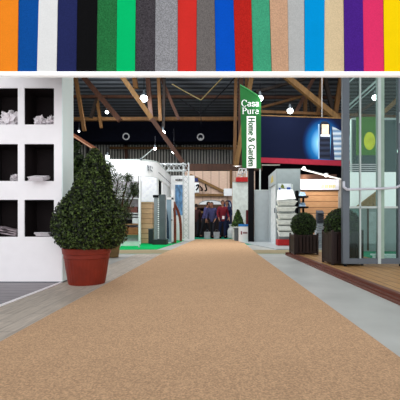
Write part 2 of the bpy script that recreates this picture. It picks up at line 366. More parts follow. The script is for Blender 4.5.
for a, b in colsx:
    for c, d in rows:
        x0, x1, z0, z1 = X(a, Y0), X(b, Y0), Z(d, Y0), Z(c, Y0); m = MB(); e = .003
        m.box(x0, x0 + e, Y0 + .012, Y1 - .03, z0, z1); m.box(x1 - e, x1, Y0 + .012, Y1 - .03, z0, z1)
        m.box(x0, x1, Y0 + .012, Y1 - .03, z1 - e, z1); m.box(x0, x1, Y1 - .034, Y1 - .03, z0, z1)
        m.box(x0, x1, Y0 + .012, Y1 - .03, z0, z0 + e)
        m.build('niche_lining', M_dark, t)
def crumple(px0, px1, py0, py1, label, seed, name='crumpled_paper', m=None, depth=.16, flat=False):
    x0, x1, z0, z1 = X(px0, Y0), X(px1, Y0), Z(py1, Y0), Z(py0, Y0)
    b = bmesh.new(); bmesh.ops.create_grid(b, x_segments=16, y_segments=12, size=.5)
    for v in b.verts:
        u, w = v.co.x + .5, v.co.y + .5
        n1 = noise.noise(Vector((u * 3.1, w * 3.3, seed))); n2 = noise.noise(Vector((u * 7, w * 7, seed + 5)))
        hgt = max(0, math.sin(u * math.pi * 1.0) ** .5 * (.45 + .9 * abs(n1) + .3 * n2)) if not flat else .35 + .4 * n1
        hgt = min(1, hgt)
        v.co = Vector((x0 + (x1 - x0) * (u + .06 * n2), Y0 + .03 + depth * w + .02 * n1, z0 + .004 + (z1 - z0) * hgt * (.35 + .65 * w if not flat else 1)))
    mb = MB(); mb.join(b); o = mb.build(name, m or M_paper)
    md = o.modifiers.new('s', 'SOLIDIFY'); md.thickness = .003
    return tag(o, label, 'paper', 'papers in the niches of the white wall')
def wad(px0, px1, py0, py1, label, seed, dy=.11):
    x0, x1, z0, z1 = X(px0, Y0), X(px1, Y0), Z(py1, Y0), Z(py0, Y0)
    b = bmesh.new(); bmesh.ops.create_icosphere(b, subdivisions=4, radius=1)
    for v in b.verts:
        p = v.co.copy(); k = 1 - abs(noise.noise(p * 1.6 + Vector((seed, 0, 0)))) * 1.1 + .35 * noise.noise(p * 3.4 + Vector((0, seed, 0))) - .18 * abs(noise.noise(p * 7 + Vector((0, 0, seed))))
        v.co = p * k
    zs = [v.co.z for v in b.verts]; xs_ = [v.co.x for v in b.verts]; za, zb2, xa_, xb_ = min(zs), max(zs), min(xs_), max(xs_)
    for v in b.verts:
        f = max(0, (v.co.z - za - .25 * (zb2 - za)) / (.75 * (zb2 - za)))
        v.co = Vector((x0 + (x1 - x0) * (v.co.x - xa_) / (xb_ - xa_), Y0 + dy + .075 * v.co.y, z0 + .004 + (z1 - z0) * f))
    MBx = MB(); MBx.join(b); tag(MBx.build('crumpled_paper', M_paper, None, True), label, 'paper', 'papers in the niches of the white wall')
wad(-8, 17.2, 107, 124.5, 'large crumpled white paper in the top niche at the picture edge', 1.3)
wad(29, 42, 112.5, 124.5, 'pointed crumpled white paper in the top niche nearer the topiary', 4.1)
wad(40, 53.5, 113, 124.3, 'rounded crumpled white paper against the top niche side', 9.7)
wad(4, 17.5, 172.5, 180.8, 'crumpled white paper in the middle niche at the picture edge', 6.2)
def sheets(px0, px1, py, n, rot, label, m=None, lip=0.0):
    t = thing('paper_stack', label, 'paper', P((px0 + px1) / 2, py, Y0), 'papers in the niches of the white wall')
    x0, x1, z = X(px0, Y0), X(px1, Y0), Z(py, Y0) + .006
    for k in range(n):
        dx = random.uniform(-.012, .012); zz = z + k * .011; th = rot * random.uniform(.5, 1.2)
        b = bmesh.new(); bmesh.ops.create_cube(b, size=1); bmesh.ops.scale(b, vec=(x1 - x0, .17, .006), verts=b.verts)
        M = Matrix.Translation(((x0 + x1) / 2 + dx, Y0 + .1 - lip, zz + abs(math.sin(th)) * (x1 - x0) / 2 * 1)) @ Matrix.Rotation(th, 4, 'Y') @ Matrix.Rotation(lip * 2, 4, 'X')
        MB().join(b, M).build('sheet', m or M_paper, t)
sheets(33, 47.5, 180.6, 4, .03, 'thin white papers overhanging the middle niche front edge', lip=.12)
sheets(-6, 16, 236.5, 6, .22, 'slumped stack of printed papers in the bottom niche at the picture edge', mat('printed paper', rgb(176, 160, 166), .6, var=.3, scale=25))
sheets(34, 48, 236.5, 4, .02, 'flat white papers in the bottom niche nearer the topiary')

# ------------------------------------------------------------------ foliage
def leafcloud(name, m, parent, sampler, n, size, cull=None, aspect=1.8, out=.6):
    me = bpy.data.meshes.new(name); vs, fs = [], []
    for _ in range(n):
        p, nrm = sampler()
        if cull and cull(p): continue
        d = Vector((random.gauss(0, 1), random.gauss(0, 1), random.gauss(0, 1))).normalized()
        nn = (nrm * out + d).normalized(); a = nn.orthogonal().normalized()
        a = Matrix.Rotation(random.uniform(0, 6.28), 3, nn) @ a; b = nn.cross(a)
        s = size * random.uniform(.6, 1.3); l = s * aspect
        i = len(vs)
        vs += [p - a * l * .5, p + b * s * .5 + nn * s * .15, p + a * l * .5, p - b * s * .5 + nn * s * .15]
        fs += [(i, i + 1, i + 2, i + 3)]
    me.from_pydata([tuple(v) for v in vs], [], fs); me.materials.append(m)
    o = bpy.data.objects.new(name, me); C.objects.link(o)
    if parent: o.parent = parent; o.matrix_parent_inverse = Matrix.Translation(-parent.location)
    return o
def rdir():
    return Vector((random.gauss(0, 1), random.gauss(0, 1), random.gauss(0, 1))).normalized()
# potted topiary
cx, cy = X(87, 3.83), 3.83
t = thing('potted_topiary', 'pear-shaped clipped box topiary in a ribbed terracotta pot', 'potted plant', (cx, cy, 0.004))
s = 3.83 / F
prof = [(18.2 * s, 0), (18.6 * s, 1.2 * s), (18.9 * s, 4 * s), (19.5 * s, 10 * s), (21.0 * s, 25.5 * s)]
prof = [(.188, .004), (.192, .02), (.215, .17), (.232, .28), (.238, .285), (.240, .325), (.250, .33), (.256, .385), (.250, .392), (.235, .392), (.228, .36)]
def rip(a, k): return 1 + (.008 * math.cos(a * 40) if 1 <= k <= 2 else 0) * (1 if k < 3 else 0)
MB().lathe(prof[:4], (cx, cy, 0), 120, lambda a, k: 1 + .014 * math.cos(a * 34) * (1 if k in (1, 2) else .3)).build('pot', M_terra, t, smooth=True)
pt = MB().lathe(prof[3:], (cx, cy, 0), 64).build('rim', M_terra, t, smooth=True)
MB().lathe([(.2, .345), (.2, .365), (.1, .372)], (cx, cy, 0), 32).build('soil', M_soil, t)
MB().tube([(cx, cy, .36), (cx + .01, cy, .6), (cx, cy, 1.2)], .03).build('trunk', M_bark, t)
# profile radius of crown by height (px survey)
crown = [(251, 13), (247, 25), (240, 31), (230, 33.5), (220, 33.5), (212, 31.5), (204, 28), (197, 23.5), (190, 19), (180, 16.2), (170, 13.2), (160, 9.5), (154, 6), (148.5, 2)]
def cr(z):
    py = VY - (z - H) * F / 3.83
    pyl = [c[0] for c in crown]
    if py >= 251 or py <= 148.5: return 0
    for (a, ra), (b, rb) in zip(crown, crown[1:]):
        if b <= py <= a: f = (a - py) / (a - b); return (ra + (rb - ra) * f) * s
    return 0
zc0, zc1 = Z(251, 3.83), Z(148.5, 3.83)
def offx(z):
    py = VY - (z - H) * F / 3.83
    return s * (3.2 + max(0, min(1, (212 - py) / 45)) * 4.6)
def smp_t():
    while True:
        z = random.uniform(zc0, zc1); r = cr(z)
        if random.random() > r / (37 * s) + .03: continue
        a = random.uniform(0, 2 * math.pi); lump = 1 + .07 * noise.noise(Vector((math.cos(a) * 2.2, math.sin(a) * 2.2, z * 5)))
        rr = (r * lump) * (random.uniform(.88, 1.0) if random.random() < .85 else random.uniform(.99, 1.07))
        return Vector((cx + offx(z) + rr * math.cos(a), cy + rr * math.sin(a), z)), Vector((math.cos(a), math.sin(a), .25))
xw = X(61.8, Y0) + .006
inw = lambda p: p.x < xw + .015 and p.y > Y0 - .02
leafcloud('foliage', M_leaf, t, smp_t, 24000, .0165, inw)
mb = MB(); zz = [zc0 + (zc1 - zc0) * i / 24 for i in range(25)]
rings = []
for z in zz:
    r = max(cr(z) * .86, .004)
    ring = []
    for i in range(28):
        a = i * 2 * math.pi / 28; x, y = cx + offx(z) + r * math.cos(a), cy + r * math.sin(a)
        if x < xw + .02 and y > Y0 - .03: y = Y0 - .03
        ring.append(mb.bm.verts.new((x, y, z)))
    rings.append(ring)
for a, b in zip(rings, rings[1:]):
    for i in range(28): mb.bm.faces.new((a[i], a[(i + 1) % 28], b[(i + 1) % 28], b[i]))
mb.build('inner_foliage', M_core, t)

def bushy(name, label, cxp, Yc, pts_r, n, size, m, potc, potr, poth, aspect=3.5, tr=True):
    c = Vector((X(cxp, Yc), Yc, 0)); t = thing(name, label, 'potted plant', c)
    s = Yc / F
    MB().lathe([(potr * .8, .006), (potr, poth), (potr * 1.08, poth), (potr * 1.08, poth * 1.1), (potr * .9, poth * 1.1)], c, 28).build('pot', potc, t, smooth=True)
    blobs = [(X(px, Yc + dy), Yc + dy, Z(py, Yc + dy), r * s) for px, py, r, dy in pts_r]
    def smp():
        b = random.choice(blobs); d = rdir(); k = random.random() ** .4
        return Vector(b[:3]) + d * b[3] * k, Vector((d.x, d.y, -.4))
    leafcloud('foliage', m, t, smp, n, size, None, aspect, .3)
    mb = MB()
    for b in blobs: mb.tube([(c.x + random.uniform(-.04, .04), c.y, poth), ((c.x + b[0]) / 2 + random.uniform(-.05, .05), (c.y + b[1]) / 2, b[2] * .55 + poth * .3), b[:3]], .012, 6)
    mb.build('stem', M_bark, t); return t
bushy('bamboo_plant', 'loose fine-leaved bamboo plant in a tan pot behind the topiary', 113, 6.8,
      [(110, 172, 8, 0), (118, 180, 8, .1), (128, 178, 5, 0), (124, 192, 9, -.1), (134, 186, 5, 0), (118, 200, 9, .1), (127, 205, 7, 0), (110, 186, 10, 0), (120, 215, 9, 0), (108, 165, 5, .1), (135, 193, 4, 0), (113, 225, 10, 0), (128, 215, 5, 0)],
      2600, .012, M_leaf3, mat('tan pot', rgb(120, 96, 60), .7, var=.3), .13, .22, 8)
bushy('leafy_tree', 'dark spiky-leaved indoor tree between the shelf wall and the topiary', 80, 6.2,
      [(77, 160, 8, 0), (82, 168, 9, .1), (75, 172, 8, 0), (90, 166, 6, 0), (75, 184, 9, 0), (84, 180, 9, 0), (73, 152, 5, 0), (76, 146, 4, 0), (95, 168, 5, 0), (77, 196, 9, 0)],
      4200, .024, M_leaf2, M_black, .16, .28)

# ------------------------------------------------------------------ deck, planters
DH = .06
m_deck = mat_planks('deck boards', rgb(176, 132, 84), rgb(190, 148, 98), rgb(120, 84, 54), .14, 2.4, 'yx', .5, .05)
m_redw = mat_wood('red hardwood', rgb(112, 62, 48), (8, 1, 8), .25, .4)
t = thing('wooden_deck', 'low wooden deck with dark red stepped edge under glass doors', 'deck', (1.5, 5, 0))
MB().box(1.60, 5.5, 1.0, 7.25, .0, DH).build('deck_floor', m_deck, t)
mb = MB(); mb.box(1.465, 1.5, 1.0, 7.3, 0, .022, .003); mb.box(1.5, 1.545, 1.0, 7.3, 0, .036, .003); mb.box(1.545, 1.60, 1.0, 7.3, 0, DH + .004, .004)
mb.build('edge_board', m_redw, t)
MB().box(1.465, 5.5, 7.25, 7.3, 0, DH + .002).build('end_board', m_redw, t)

def planter(x0, x1, y0, y1, h, ballr, ballz, label):
    c = ((x0 + x1) / 2, (y0 + y1) / 2, DH); t = thing('planter_box', label, 'potted plant', c, 'square planters with clipped balls')
    z0 = DH; pw = .035
    for x in (x0, x1 - pw):
        for y in (y0, y1 - pw): MB().box(x, x + pw, y, y + pw, z0, z0 + h + .02, .004).build('corner_post', M_brown, t)
    mb = MB(); n = 6
    for i in range(n):
        a = x0 + pw + (x1 - x0 - 2 * pw) * i / n; b = x0 + pw + (x1 - x0 - 2 * pw) * (i + 1) / n - .014
        mb.box(a, b, y0 + .010, y0 + .022, z0 + .05, z0 + h - .03); mb.box(a, b, y1 - .022, y1 - .01, z0 + .05, z0 + h - .03)
        a = y0 + pw + (y1 - y0 - 2 * pw) * i / n; b = y0 + pw + (y1 - y0 - 2 * pw) * (i + 1) / n - .014
        mb.box(x0 + .010, x0 + .022, a, b, z0 + .05, z0 + h - .03); mb.box(x1 - .022, x1 - .01, a, b, z0 + .05, z0 + h - .03)
    mb.build('slat_panel', M_brown, t)
    for za, zb_ in ((z0 + .025, z0 + .055), (z0 + h - .04, z0 + h - .005)):
        mb = MB(); mb.box(x0 + pw, x1 - pw, y0 + .004, y0 + .03, za, zb_); mb.box(x0 + pw, x1 - pw, y1 - .03, y1 - .004, za, zb_)
        mb.box(x0 + .004, x0 + .03, y0 + pw, y1 - pw, za, zb_); mb.box(x1 - .03, x1 - .004, y0 + pw, y1 - pw, za, zb_); mb.build('rail', M_brown, t)
    MB().box(x0 + .024, x1 - .024, y0 + .024, y1 - .024, z0 + .03, z0 + h - .05).build('liner', mat('liner black', rgb(4, 3, 3), .9, spec=0), t)
    bc = Vector((c[0], c[1], ballz))
    MB().tube([(c[0], c[1], z0 + h - .06), tuple(bc)], .02).build('trunk', M_bark, t)
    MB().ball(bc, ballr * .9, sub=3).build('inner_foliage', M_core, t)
    def smp():
        d = rdir(); return bc + d * ballr * random.uniform(.88, 1.04), d
    leafcloud('foliage', M_leaf2, t, smp, 5000, .018)
# near planter: front base y 265.5
planter(X(331.5, 5.0), X(331.5, 5.0) + .46, 5.0, 5.46, Z(230, 5.0) - DH - .02, 17 * 5.2 / F, Z(225.5, 5.2), 'dark brown slatted planter with clipped green ball, half behind the glass door')
planter(X(292.5, 7.0) - .03, X(292.5, 7.0) + .44, 6.72, 7.18, Z(233.5, 6.75) - DH - .02, 12.3 * 6.95 / F, Z(225, 6.95), 'dark brown slatted planter with clipped green ball, beside the white tray rack')

# ------------------------------------------------------------------ glass folding doors
YG = 4.85
t = thing('glass_doors', 'tall grey-framed glass folding doors standing on the wooden deck', 'door', (X(343, YG), YG, DH))
zb0, ztop2 = Z(264, YG), 3.0
def gb(name, px0, px1, z0, z1, m, dy=0.0, th=.05): return MB().box(X(px0, YG), X(px1, YG), YG + dy, YG + dy + th, z0, z1, .003).build(name, m, t)
gb('stile', 343, 349.5, zb0, ztop2, M_alu, 0, .07)
gb('stile', 378, 381.2, zb0, ztop2, M_alul, 0, .07)
gb('stile', 381.3, 384.6, zb0, ztop2, mat('pale green frame', rgb(150, 176, 160), .4), .004, .07)
gb('stile', 398.5, 405, zb0, ztop2, M_alu, 0, .07)
gb('stile', 440, 446, zb0, ztop2, M_alu, 0, .07)
gb('bottom_rail', 349.5, 440, zb0, Z(258.5, YG), M_alu, .003, .06)
gb('top_rail', 349.5, 440, ztop2 - .08, ztop2, M_alu, .003, .06)
gb('glazing_bar', 360, 361.6, Z(258.5, YG), ztop2 - .08, M_alul, .01, .03)
for a, b in ((349.5, 378), (384.6, 398.5)):
    gb('middle_rail', a, b, Z(208.3, YG), Z(206.3, YG), M_alul, .01, .03)
for k in range(4):
    gb('frosted_band', 349.6, 377.9, Z(164.6 + 2 * k, YG), Z(163.7 + 2 * k, YG), mat('frosted band', rgb(175, 190, 190), .6), .022, .002)
m_gl = mat_glass('door glass', (.78, .87, .85, 1), .03)
for a, b in ((349.5, 378), (384.6, 398.5), (405, 440)):
    gb('glass_pane', a, b, Z(258.5, YG), ztop2 - .08, m_gl, .028, .008)
# push bar
m = MB().tube([P(343.5, 182, YG) + Vector((0, -.01, 0)), P(343.8, 187, YG - .06), P(347, 189.5, YG - .09), P(380, 188.6, YG - .09), P(396, 187.6, YG - .09), P(402, 184.5, YG - .02)], .017, 12)
m.build('push_bar', mat('bar white', rgb(214, 216, 226), .35), t, smooth=True)
MB().tube([P(400, 112, YG - .05), P(400, 123, YG - .05)], .012, 10).build('handle', M_alul, t)
mb = MB()
for px in (346, 402): mb.tube([(X(px, YG) - .02, YG + .03, DH + .018), (X(px, YG) + .02, YG + .03, DH + .018)], .018, 14)
mb.build('caster', M_black, t)
# booth behind the glass
t = thing('glasshouse_booth', 'pale booth with slanting white roof bars behind the glass doors', 'booth', (2.6, 7.4, 0))
YB = 7.6
MB().box(X(361, YB), X(470, YB), YB, YB + .05, 0, Z(207, YB)).build('lower_wall', mat('booth grey', rgb(150, 162, 162), .5, var=.06), t)
MB().box(X(351, YB), X(470, YB), YB + .01, YB + .06, Z(207, YB), Z(172, YB)).build('upper_wall', mat('booth white', rgb(250, 250, 250), .5, var=.02, emit=.4), t)  # wall glows by itself to look brightly lit behind the glass
MB().box(X(351, YB), X(361, YB), YB + .01, YB + .06, 0, Z(207, YB)).build('corner_panel', mat('booth teal', rgb(110, 150, 142), .5), t)
mb = MB()
for dy in (0, .14): mb.bar(P(347, 107, 5.6) + Vector((0, 0, -dy * .5)), P(382, 76, 5.6) + Vector((0, 0, -dy * .5)), .03 - dy * .1, .04)
mb.bar(P(347, 84, 5.6), P(358, 74, 5.6), .02, .03)
mb.build('roof_bar', M_alul, t)
MB().bar(P(347, 107, 5.6), P(347, 107, 5.6) * 1 + Vector((0, 0, -(P(347, 107, 5.6).z - DH))), .03, .03).build('post', M_alu, t)
for a, b, mm in ((366, 374, 'booth grey panel'),):
    MB().box(X(367, YB), X(377, YB), YB - .02, YB, Z(244, YB), Z(212, YB)).build('door_panel', mat(mm, rgb(172, 182, 182), .5), t)
tag(MB().box(X(352, 6.9), X(480, 6.9), 5.6, 7.5, DH, DH + .005).build('green_mat', mat_carpet('mat green', rgb(60, 150, 118), .1, 40)), 'green mat on the deck behind the glass doors', 'mat')
for k in range(2):
    y = 6.0 + k * .5
    tag(MB().poly([(X(362 + 10 * k, 6.5), y, DH + .005), (X(430, 6.5), y - .25, DH + .005), (X(430, 6.5), y - .18, DH + .005), (X(362 + 10 * k, 6.5), y + .07, DH + .005)], (0, 0, .03)).build('white_batten', M_wht2), ['white batten on the green mat nearer the glass', 'white batten on the green mat nearer the grey wall'][k], 'batten')
# rattan heap in the glass (brown leafy patch)
t = thing('straw_parasol', 'slanted brown straw parasol against the white booth wall', 'parasol', P(372, 205, 7.4))
ym = 7.4
MB().poly([P(358, 206, ym), P(379, 190, ym), P(379, 206, ym)], (0, .1, 0)).build('straw_cover', mat('straw', rgb(150, 118, 70), .9, var=.6, scale=25), t)
MB().tube([P(368, 205, ym + .05), P(368, 250.5, ym + .05)], .02).build('pole', M_bark, t)
# hanging green banner with yellow disc
Yb = 9.0
t = thing('hanging_poster', 'dark green hanging poster with a yellow-green disc seen through the glass', 'poster', P(367, 122, Yb))
MB().box(X(356.5, Yb), X(378.5, Yb), Yb, Yb + .03, Z(155, Yb), Z(117, Yb)).build('sheet', mat('poster green', rgb(66, 120, 36), .6, var=.15, emit=.15), t)  # sheet and disc glow slightly, with no lamp behind them
mb = MB(); c = P(369.5, 141, Yb - .004)
mb.poly([c + Vector((math.cos(a) * 5.6 * Yb / F, 0, math.sin(a) * 9 * Yb / F)) for a in [i * math.pi / 16 for i in range(32)]], (0, -.004, 0)); mb.build('disc', mat('poster yellow', rgb(200, 205, 30), .6, var=.25, scale=4, emit=.25), t)
for px in (358, 377): MB().tube([P(px, 117, Yb), P(px, 117, Yb) + Vector((0, .0, 3.6))], .01, 6).build('cord', M_black, t)
t = thing('teal_screen', 'large muted teal partition screen behind the glass doors', 'screen', P(390, 260, 9.6))
MB().box(X(352, 9.6), X(440, 9.6), 9.6, 9.66, 0, Z(120, 9.6)).build('screen_panel', mat('teal screen', rgb(70, 90, 92), .6, var=.15, scale=1.5), t)
MB().box(X(351, 9.6), X(352, 9.6), 9.58, 9.68, 0, Z(119, 9.6)).build('edge_post', M_alul, t)
MB().box(X(352, 9.6), X(440, 9.6), 9.58, 9.68, Z(120, 9.6), Z(118, 9.6)).build('top_post', M_alul, t)

# ------------------------------------------------------------------ lettering (broad-pen serif)
def arcp(cx, cy, rx, ry, a0, a1, n=14): return [(cx + rx * math.cos(math.radians(a0 + (a1 - a0) * i / n)), cy + ry * math.sin(math.radians(a0 + (a1 - a0) * i / n))) for i in range(n + 1)]
def sf(x, y, w=.09): return [(x - w, y), (x + w, y)]
GL = {
 'C': (.66, [arcp(.36, .35, .28, .35, 48, 312), [(.55, .68), (.57, .48)]]),
 'P': (.58, [[(.15, 0), (.15, .7)], [(.15, .69), (.3, .69)] + arcp(.3, .52, .2, .17, 90, -90) + [(.15, .35)], sf(.15, .01), sf(.12, .69)]),
 'H': (.78, [[(.15, 0), (.15, .7)], [(.61, 0), (.61, .7)], [(.15, .36), (.61, .36)], sf(.15, .01), sf(.15, .69), sf(.61, .01), sf(.61, .69)]),
 'G': (.74, [arcp(.36, .35, .28, .35, 48, 330), [(.6, .02), (.6, .3)], sf(.58, .31, .1), [(.55, .68), (.57, .5)]]),
 'a': (.47, [arcp(.2, .14, .14, .13, 0, 360), [(.34, .05), (.34, .34)], arcp(.21, .34, .13, .12, 0, 160), [(.34, .06), (.42, .02)]]),
 's': (.4, [arcp(.19, .35, .12, .105, 40, 250), arcp(.19, .125, .13, .115, 80, -150), [(.29, .45), (.3, .33)], [(.06, .15), (.07, .02)]]),
 'u': (.54, [[(.12, .46), (.12, .16)] + arcp(.26, .15, .14, .14, 180, 330), [(.4, .46), (.4, 0)], sf(.08, .45, .05), sf(.36, .45, .05), sf(.44, .01, .05)]),
 'r': (.4, [[(.13, 0), (.13, .46)], arcp(.27, .3, .14, .15, 170, 50), sf(.13, .01), sf(.1, .45, .05)]),
 'o': (.52, [arcp(.25, .23, .19, .23, 0, 360)]),
 'm': (.82, [[(.12, 0), (.12, .46)], arcp(.26, .3, .14, .15, 180, 0) + [(.4, 0)], arcp(.54, .3, .14, .15, 180, 0) + [(.68, 0)], sf(.12, .01), sf(.4, .01), sf(.68, .01), sf(.09, .45, .05)]),
 'n': (.55, [[(.12, 0), (.12, .46)], arcp(.26, .3, .14, .15, 180, 0) + [(.4, 0)], sf(.12, .01), sf(.4, .01), sf(.09, .45, .05)]),
 'e': (.46, [[(.07, .26), (.4, .26)], arcp(.24, .23, .17, .23, 8, 325)]),
 'd': (.54, [arcp(.22, .22, .16, .22, 0, 360), [(.39, 0), (.39, .7)], sf(.36, .69, .05), sf(.43, .01, .05)]),
 '&': (.74, [arcp(.3, .55, .12, .14, -50, 250), [(.25, .42), (.58, .02)], arcp(.27, .18, .2, .18, 130, 330) + [(.52, .2), (.6, .36)], sf(.6, .37, .07)]),
 ' ': (.3, [])}
def lettering(text, origin, right, up, size, thick=.12, thin=.055, off=(0, -.004, 0)):
    mb = MB(); x = 0; o = Vector(origin); R, U = Vector(right), Vector(up)
    for ch in text:
        w, strokes = GL[ch]
        for st in strokes:
            q = []
            for i, p in enumerate(st):
                a = st[max(0, i - 1)]; b = st[min(len(st) - 1, i + 1)]
                dx, dy = b[0] - a[0], b[1] - a[1]; l = math.hypot(dx, dy) or 1
                ww = (thin + (thick - thin) * abs(dy / l) ** 1.5) / 2
                q.append(((p[0] - dy / l * ww, p[1] + dx / l * ww), (p[0] + dy / l * ww, p[1] - dx / l * ww)))
            f = lambda c: o + R * (x + c[0]) * size + U * c[1] * size
            for (a, b), (c, d) in zip(q, q[1:]): mb.poly([f(a), f(b), f(d), f(c)], off)
        x += w
    return mb
def text_w(t): return sum(GL[c][0] for c in t)

# ------------------------------------------------------------------ green feather banner
YN = 12.2
t = thing('green_banner', 'tall green slant-topped banner with white Casa Pura lettering on a black post', 'banner', P(251, 242, YN))
M_bg = mat('banner green', rgb(12, 90, 34), .8, var=.15, scale=1.2)
MB().poly([P(242.3, 167.5, YN), P(261, 168.5, YN), P(261, 100, YN), P(257.5, 95.5, YN), P(249, 90, YN), P(240, 85, YN)], (0, .03, 0)).build('banner_cloth', M_bg, t)
mb = MB()
for a, b in zip([(240, 85), (249, 90), (257.5, 95.5)], [(249, 90), (257.5, 95.5), (261, 100)]): mb.tube([P(*a, YN), P(*b, YN)], .025, 8)
mb.build('top_pole', mat('light green edge', rgb(40, 120, 60)), t)
wp = MB().poly([P(246.6, 168, YN - .01), P(256.3, 168, YN - .01), P(255.8, 116.2, YN - .01), P(246.8, 116.2, YN - .01)], (0, .008, 0)).build('white_panel', mat('banner white', rgb(240, 242, 240), .6), t)
k = YN / F
M_wt = mat('letter white', rgb(250, 250, 250), .6, emit=.0)
sz = 18.2 / text_w('Casa') * k
zq = 0
for wd in 'Casa':
    lettering(wd, P(241.2, 106.4, YN - .008) + Vector((zq * sz, 0, 0)), (1, 0, 0), (0, 0, 1), sz, .085, .035).build('letter', M_wt, t); zq += text_w(wd)
sz2 = 17.5 / text_w('Pura') * k
zq = 0
for wd in 'Pura':
    lettering(wd, P(241.8, 113.9, YN - .008) + Vector((zq * sz2, 0, 0)), (1, 0, 0), (0, 0, 1), sz2, .085, .035).build('letter', M_wt, t); zq += text_w(wd)
szh = 49.5 / text_w('Home & Garden') * k
zq = 0
for wd, nm in (('Home', 'home_lettering'), (' ', None), ('&', 'ampersand_lettering'), (' ', None), ('Garden', 'garden_lettering')):
    if nm: lettering(wd, P(248.6, 117.2, YN - .014) + Vector((0, 0, -zq * szh)), (0, 0, -1), (1.22, 0, 0), szh, .18, .10).build(nm, mat('letter green', rgb(16, 84, 40), .6), t)
    zq += text_w(wd)
MB().box(X(248.6, YN), X(254.2, YN), YN + .03, YN + .23, 0, Z(167, YN), .01).build('post', M_black, t)

# ------------------------------------------------------------------ navy billboard
YV = 12.9
t = thing('navy_billboard', 'large hanging navy billboard with lighthouse picture and red stripe', 'billboard', P(300, 160, YV))
m_bb = mat('billboard print', rgb(20, 24, 46), .9, var=.1, spec=.02); N, L, b = nodes(m_bb)
tc = N.new('ShaderNodeTexCoord'); mp = N.new('ShaderNodeMapping'); cc = P(323, 143, YV)
mp.vector_type = 'POINT'; mp.inputs['Location'].default_value = (-cc.x / .78, 0, -cc.z / 1.0); mp.inputs['Scale'].default_value = (1 / .78, 0, 1 / 1.0)
gr = N.new('ShaderNodeTexGradient'); gr.gradient_type = 'SPHERICAL'; r = N.new('ShaderNodeValToRGB')
e = r.color_ramp.elements; e[0].position = 0; e[0].color = rgb(19, 24, 44); e[1].position = 1; e[1].color = rgb(225, 240, 250)
x = e.new(.12); x.color = rgb(19, 36, 76); x = e.new(.4); x.color = rgb(26, 96, 156); x = e.new(.66); x.color = rgb(110, 178, 222)
L.new(tc.outputs['Object'], mp.inputs[0]); L.new(mp.outputs[0], gr.inputs[0]); L.new(gr.outputs['Fac'], r.inputs[0]); L.new(r.outputs[0], b.inputs['Base Color'])
L.new(r.outputs[0], b.inputs['Emission Color']); b.inputs['Emission Strength'].default_value = .25  # printed board, stripe and lantern glow faintly in place of lamplight
BL, BR = 250, 352
MB().poly([P(BL, 157.2, YV), P(BR, 161.3, YV), P(BR, 118.8, YV), P(BL, 115.2, YV)], (0, .06, 0)).build('printed_board', m_bb, t)
MB().poly([P(BL, 162, YV - .01), P(BR, 166.2, YV - .01), P(BR, 161, YV - .01), P(BL, 157, YV - .01)], (0, .07, 0)).build('red_stripe', mat('stripe red', rgb(150, 30, 52), .8, emit=.05), t)
MB().poly([P(BL, 115.4, YV - .01), P(BR, 119, YV - .01), P(BR, 118, YV - .01), P(BL, 114.6, YV - .01)], (0, .07, 0)).build('top_batten', B2, t)
def flat(name, pl, m, d): return MB().poly([P(a, b, YV - d) for a, b in pl], (0, -.004, 0)).build(name, m, t)
tw = flat('lighthouse_tower', [(319.4, 158.8), (330.2, 159.4), (330.2, 125), (327.5, 121.8), (324.5, 121), (321.5, 121.8), (319.6, 124.5)], mat_wave('tower print', rgb(16, 22, 44), rgb(44, 56, 84), 'Z', 1.6, .6), .004)
flat('lighthouse_lantern', [(321.8, 134.6), (328.6, 134.8), (328.6, 124.5), (321.8, 124.3)], mat('lantern print', rgb(250, 226, 190), .6, var=.25, scale=6, emit=.3), .010)
flat('bright_window', [(320.5, 136.5), (330, 136.8), (330, 134.6), (320.5, 134.4)], mat('lantern white', rgb(235, 240, 250), .6, emit=.2), .010)
flat('left_pillar', [(318.2, 158.6), (319.4, 158.7), (319.4, 124), (318.2, 124.4)], mat('pillar print', rgb(150, 190, 225), .6), .006)
flat('right_shadow', [(330.2, 159.4), (335, 159.8), (333, 127.5), (331.6, 126)], mat('shadow print', rgb(18, 30, 66), .6), .006)
flat('striped_facade', [(334.6, 159.7), (352, 160.6), (352, 136.5), (332.2, 126.3)], mat_wave('facade print', rgb(110, 150, 190), rgb(226, 238, 248), 'Z', 1.7, .6), .008)
MB().tube([P(322, 118, YV), P(322, 118, YV) + Vector((0, 0, 7.35 - Z(118, YV)))], .012, 6).build('hanging_wire', mat('pale wire', rgb(190, 190, 190)), t)
MB().tube([P(275, 116, YV), P(275, 116, YV) + Vector((0, 0, 7.35 - Z(116, YV)))], .008, 6).build('hanging_wire', M_black, t)

# ------------------------------------------------------------------ left white stand
YL = 10.8
xl, xr = X(60, YL), X(155.6, YL)
t = thing('exhibition_stand', 'white exhibition stand with rounded corner fascia behind the bamboo', 'stand', (X(130, YL), YL + 1, 0))
r = .55; path = [(xl, YL)] + [(xr - r + r * math.sin(a), YL + r - r * math.cos(a)) for a in [i * math.pi / 2 / 12 for i in range(13)]] + [(xr, 15.0)]
def ribbon(path, z0, z1, th):
    mb = MB()
    for (a, b), (c, d) in zip(path, path[1:]):
        dv = Vector((c - a, d - b, 0)).normalized(); n = Vector((-dv.y, dv.x, 0)) * th
        mb.poly([(a, b, z0), (c, d, z0), (c, d, z1), (a, b, z1)], n)
    return mb
def fz(py): return Z(py, YL)
fasc = ribbon(path, fz(176), fz(159.5), .05).build('fascia', M_wht2, t)
ribbon([(a, b - .012) if a < xr - .01 else (a + .012, b) for a, b in path], fz(160.3), fz(159.2), .02).build('fascia_trim', M_alul, t)
ribbon([(xr + .008, y) for _, y in path[-1:] + [(0, YL + r)]][::-1], fz(170.2), fz(169.4), .01).build('fascia_line', M_alu, t)
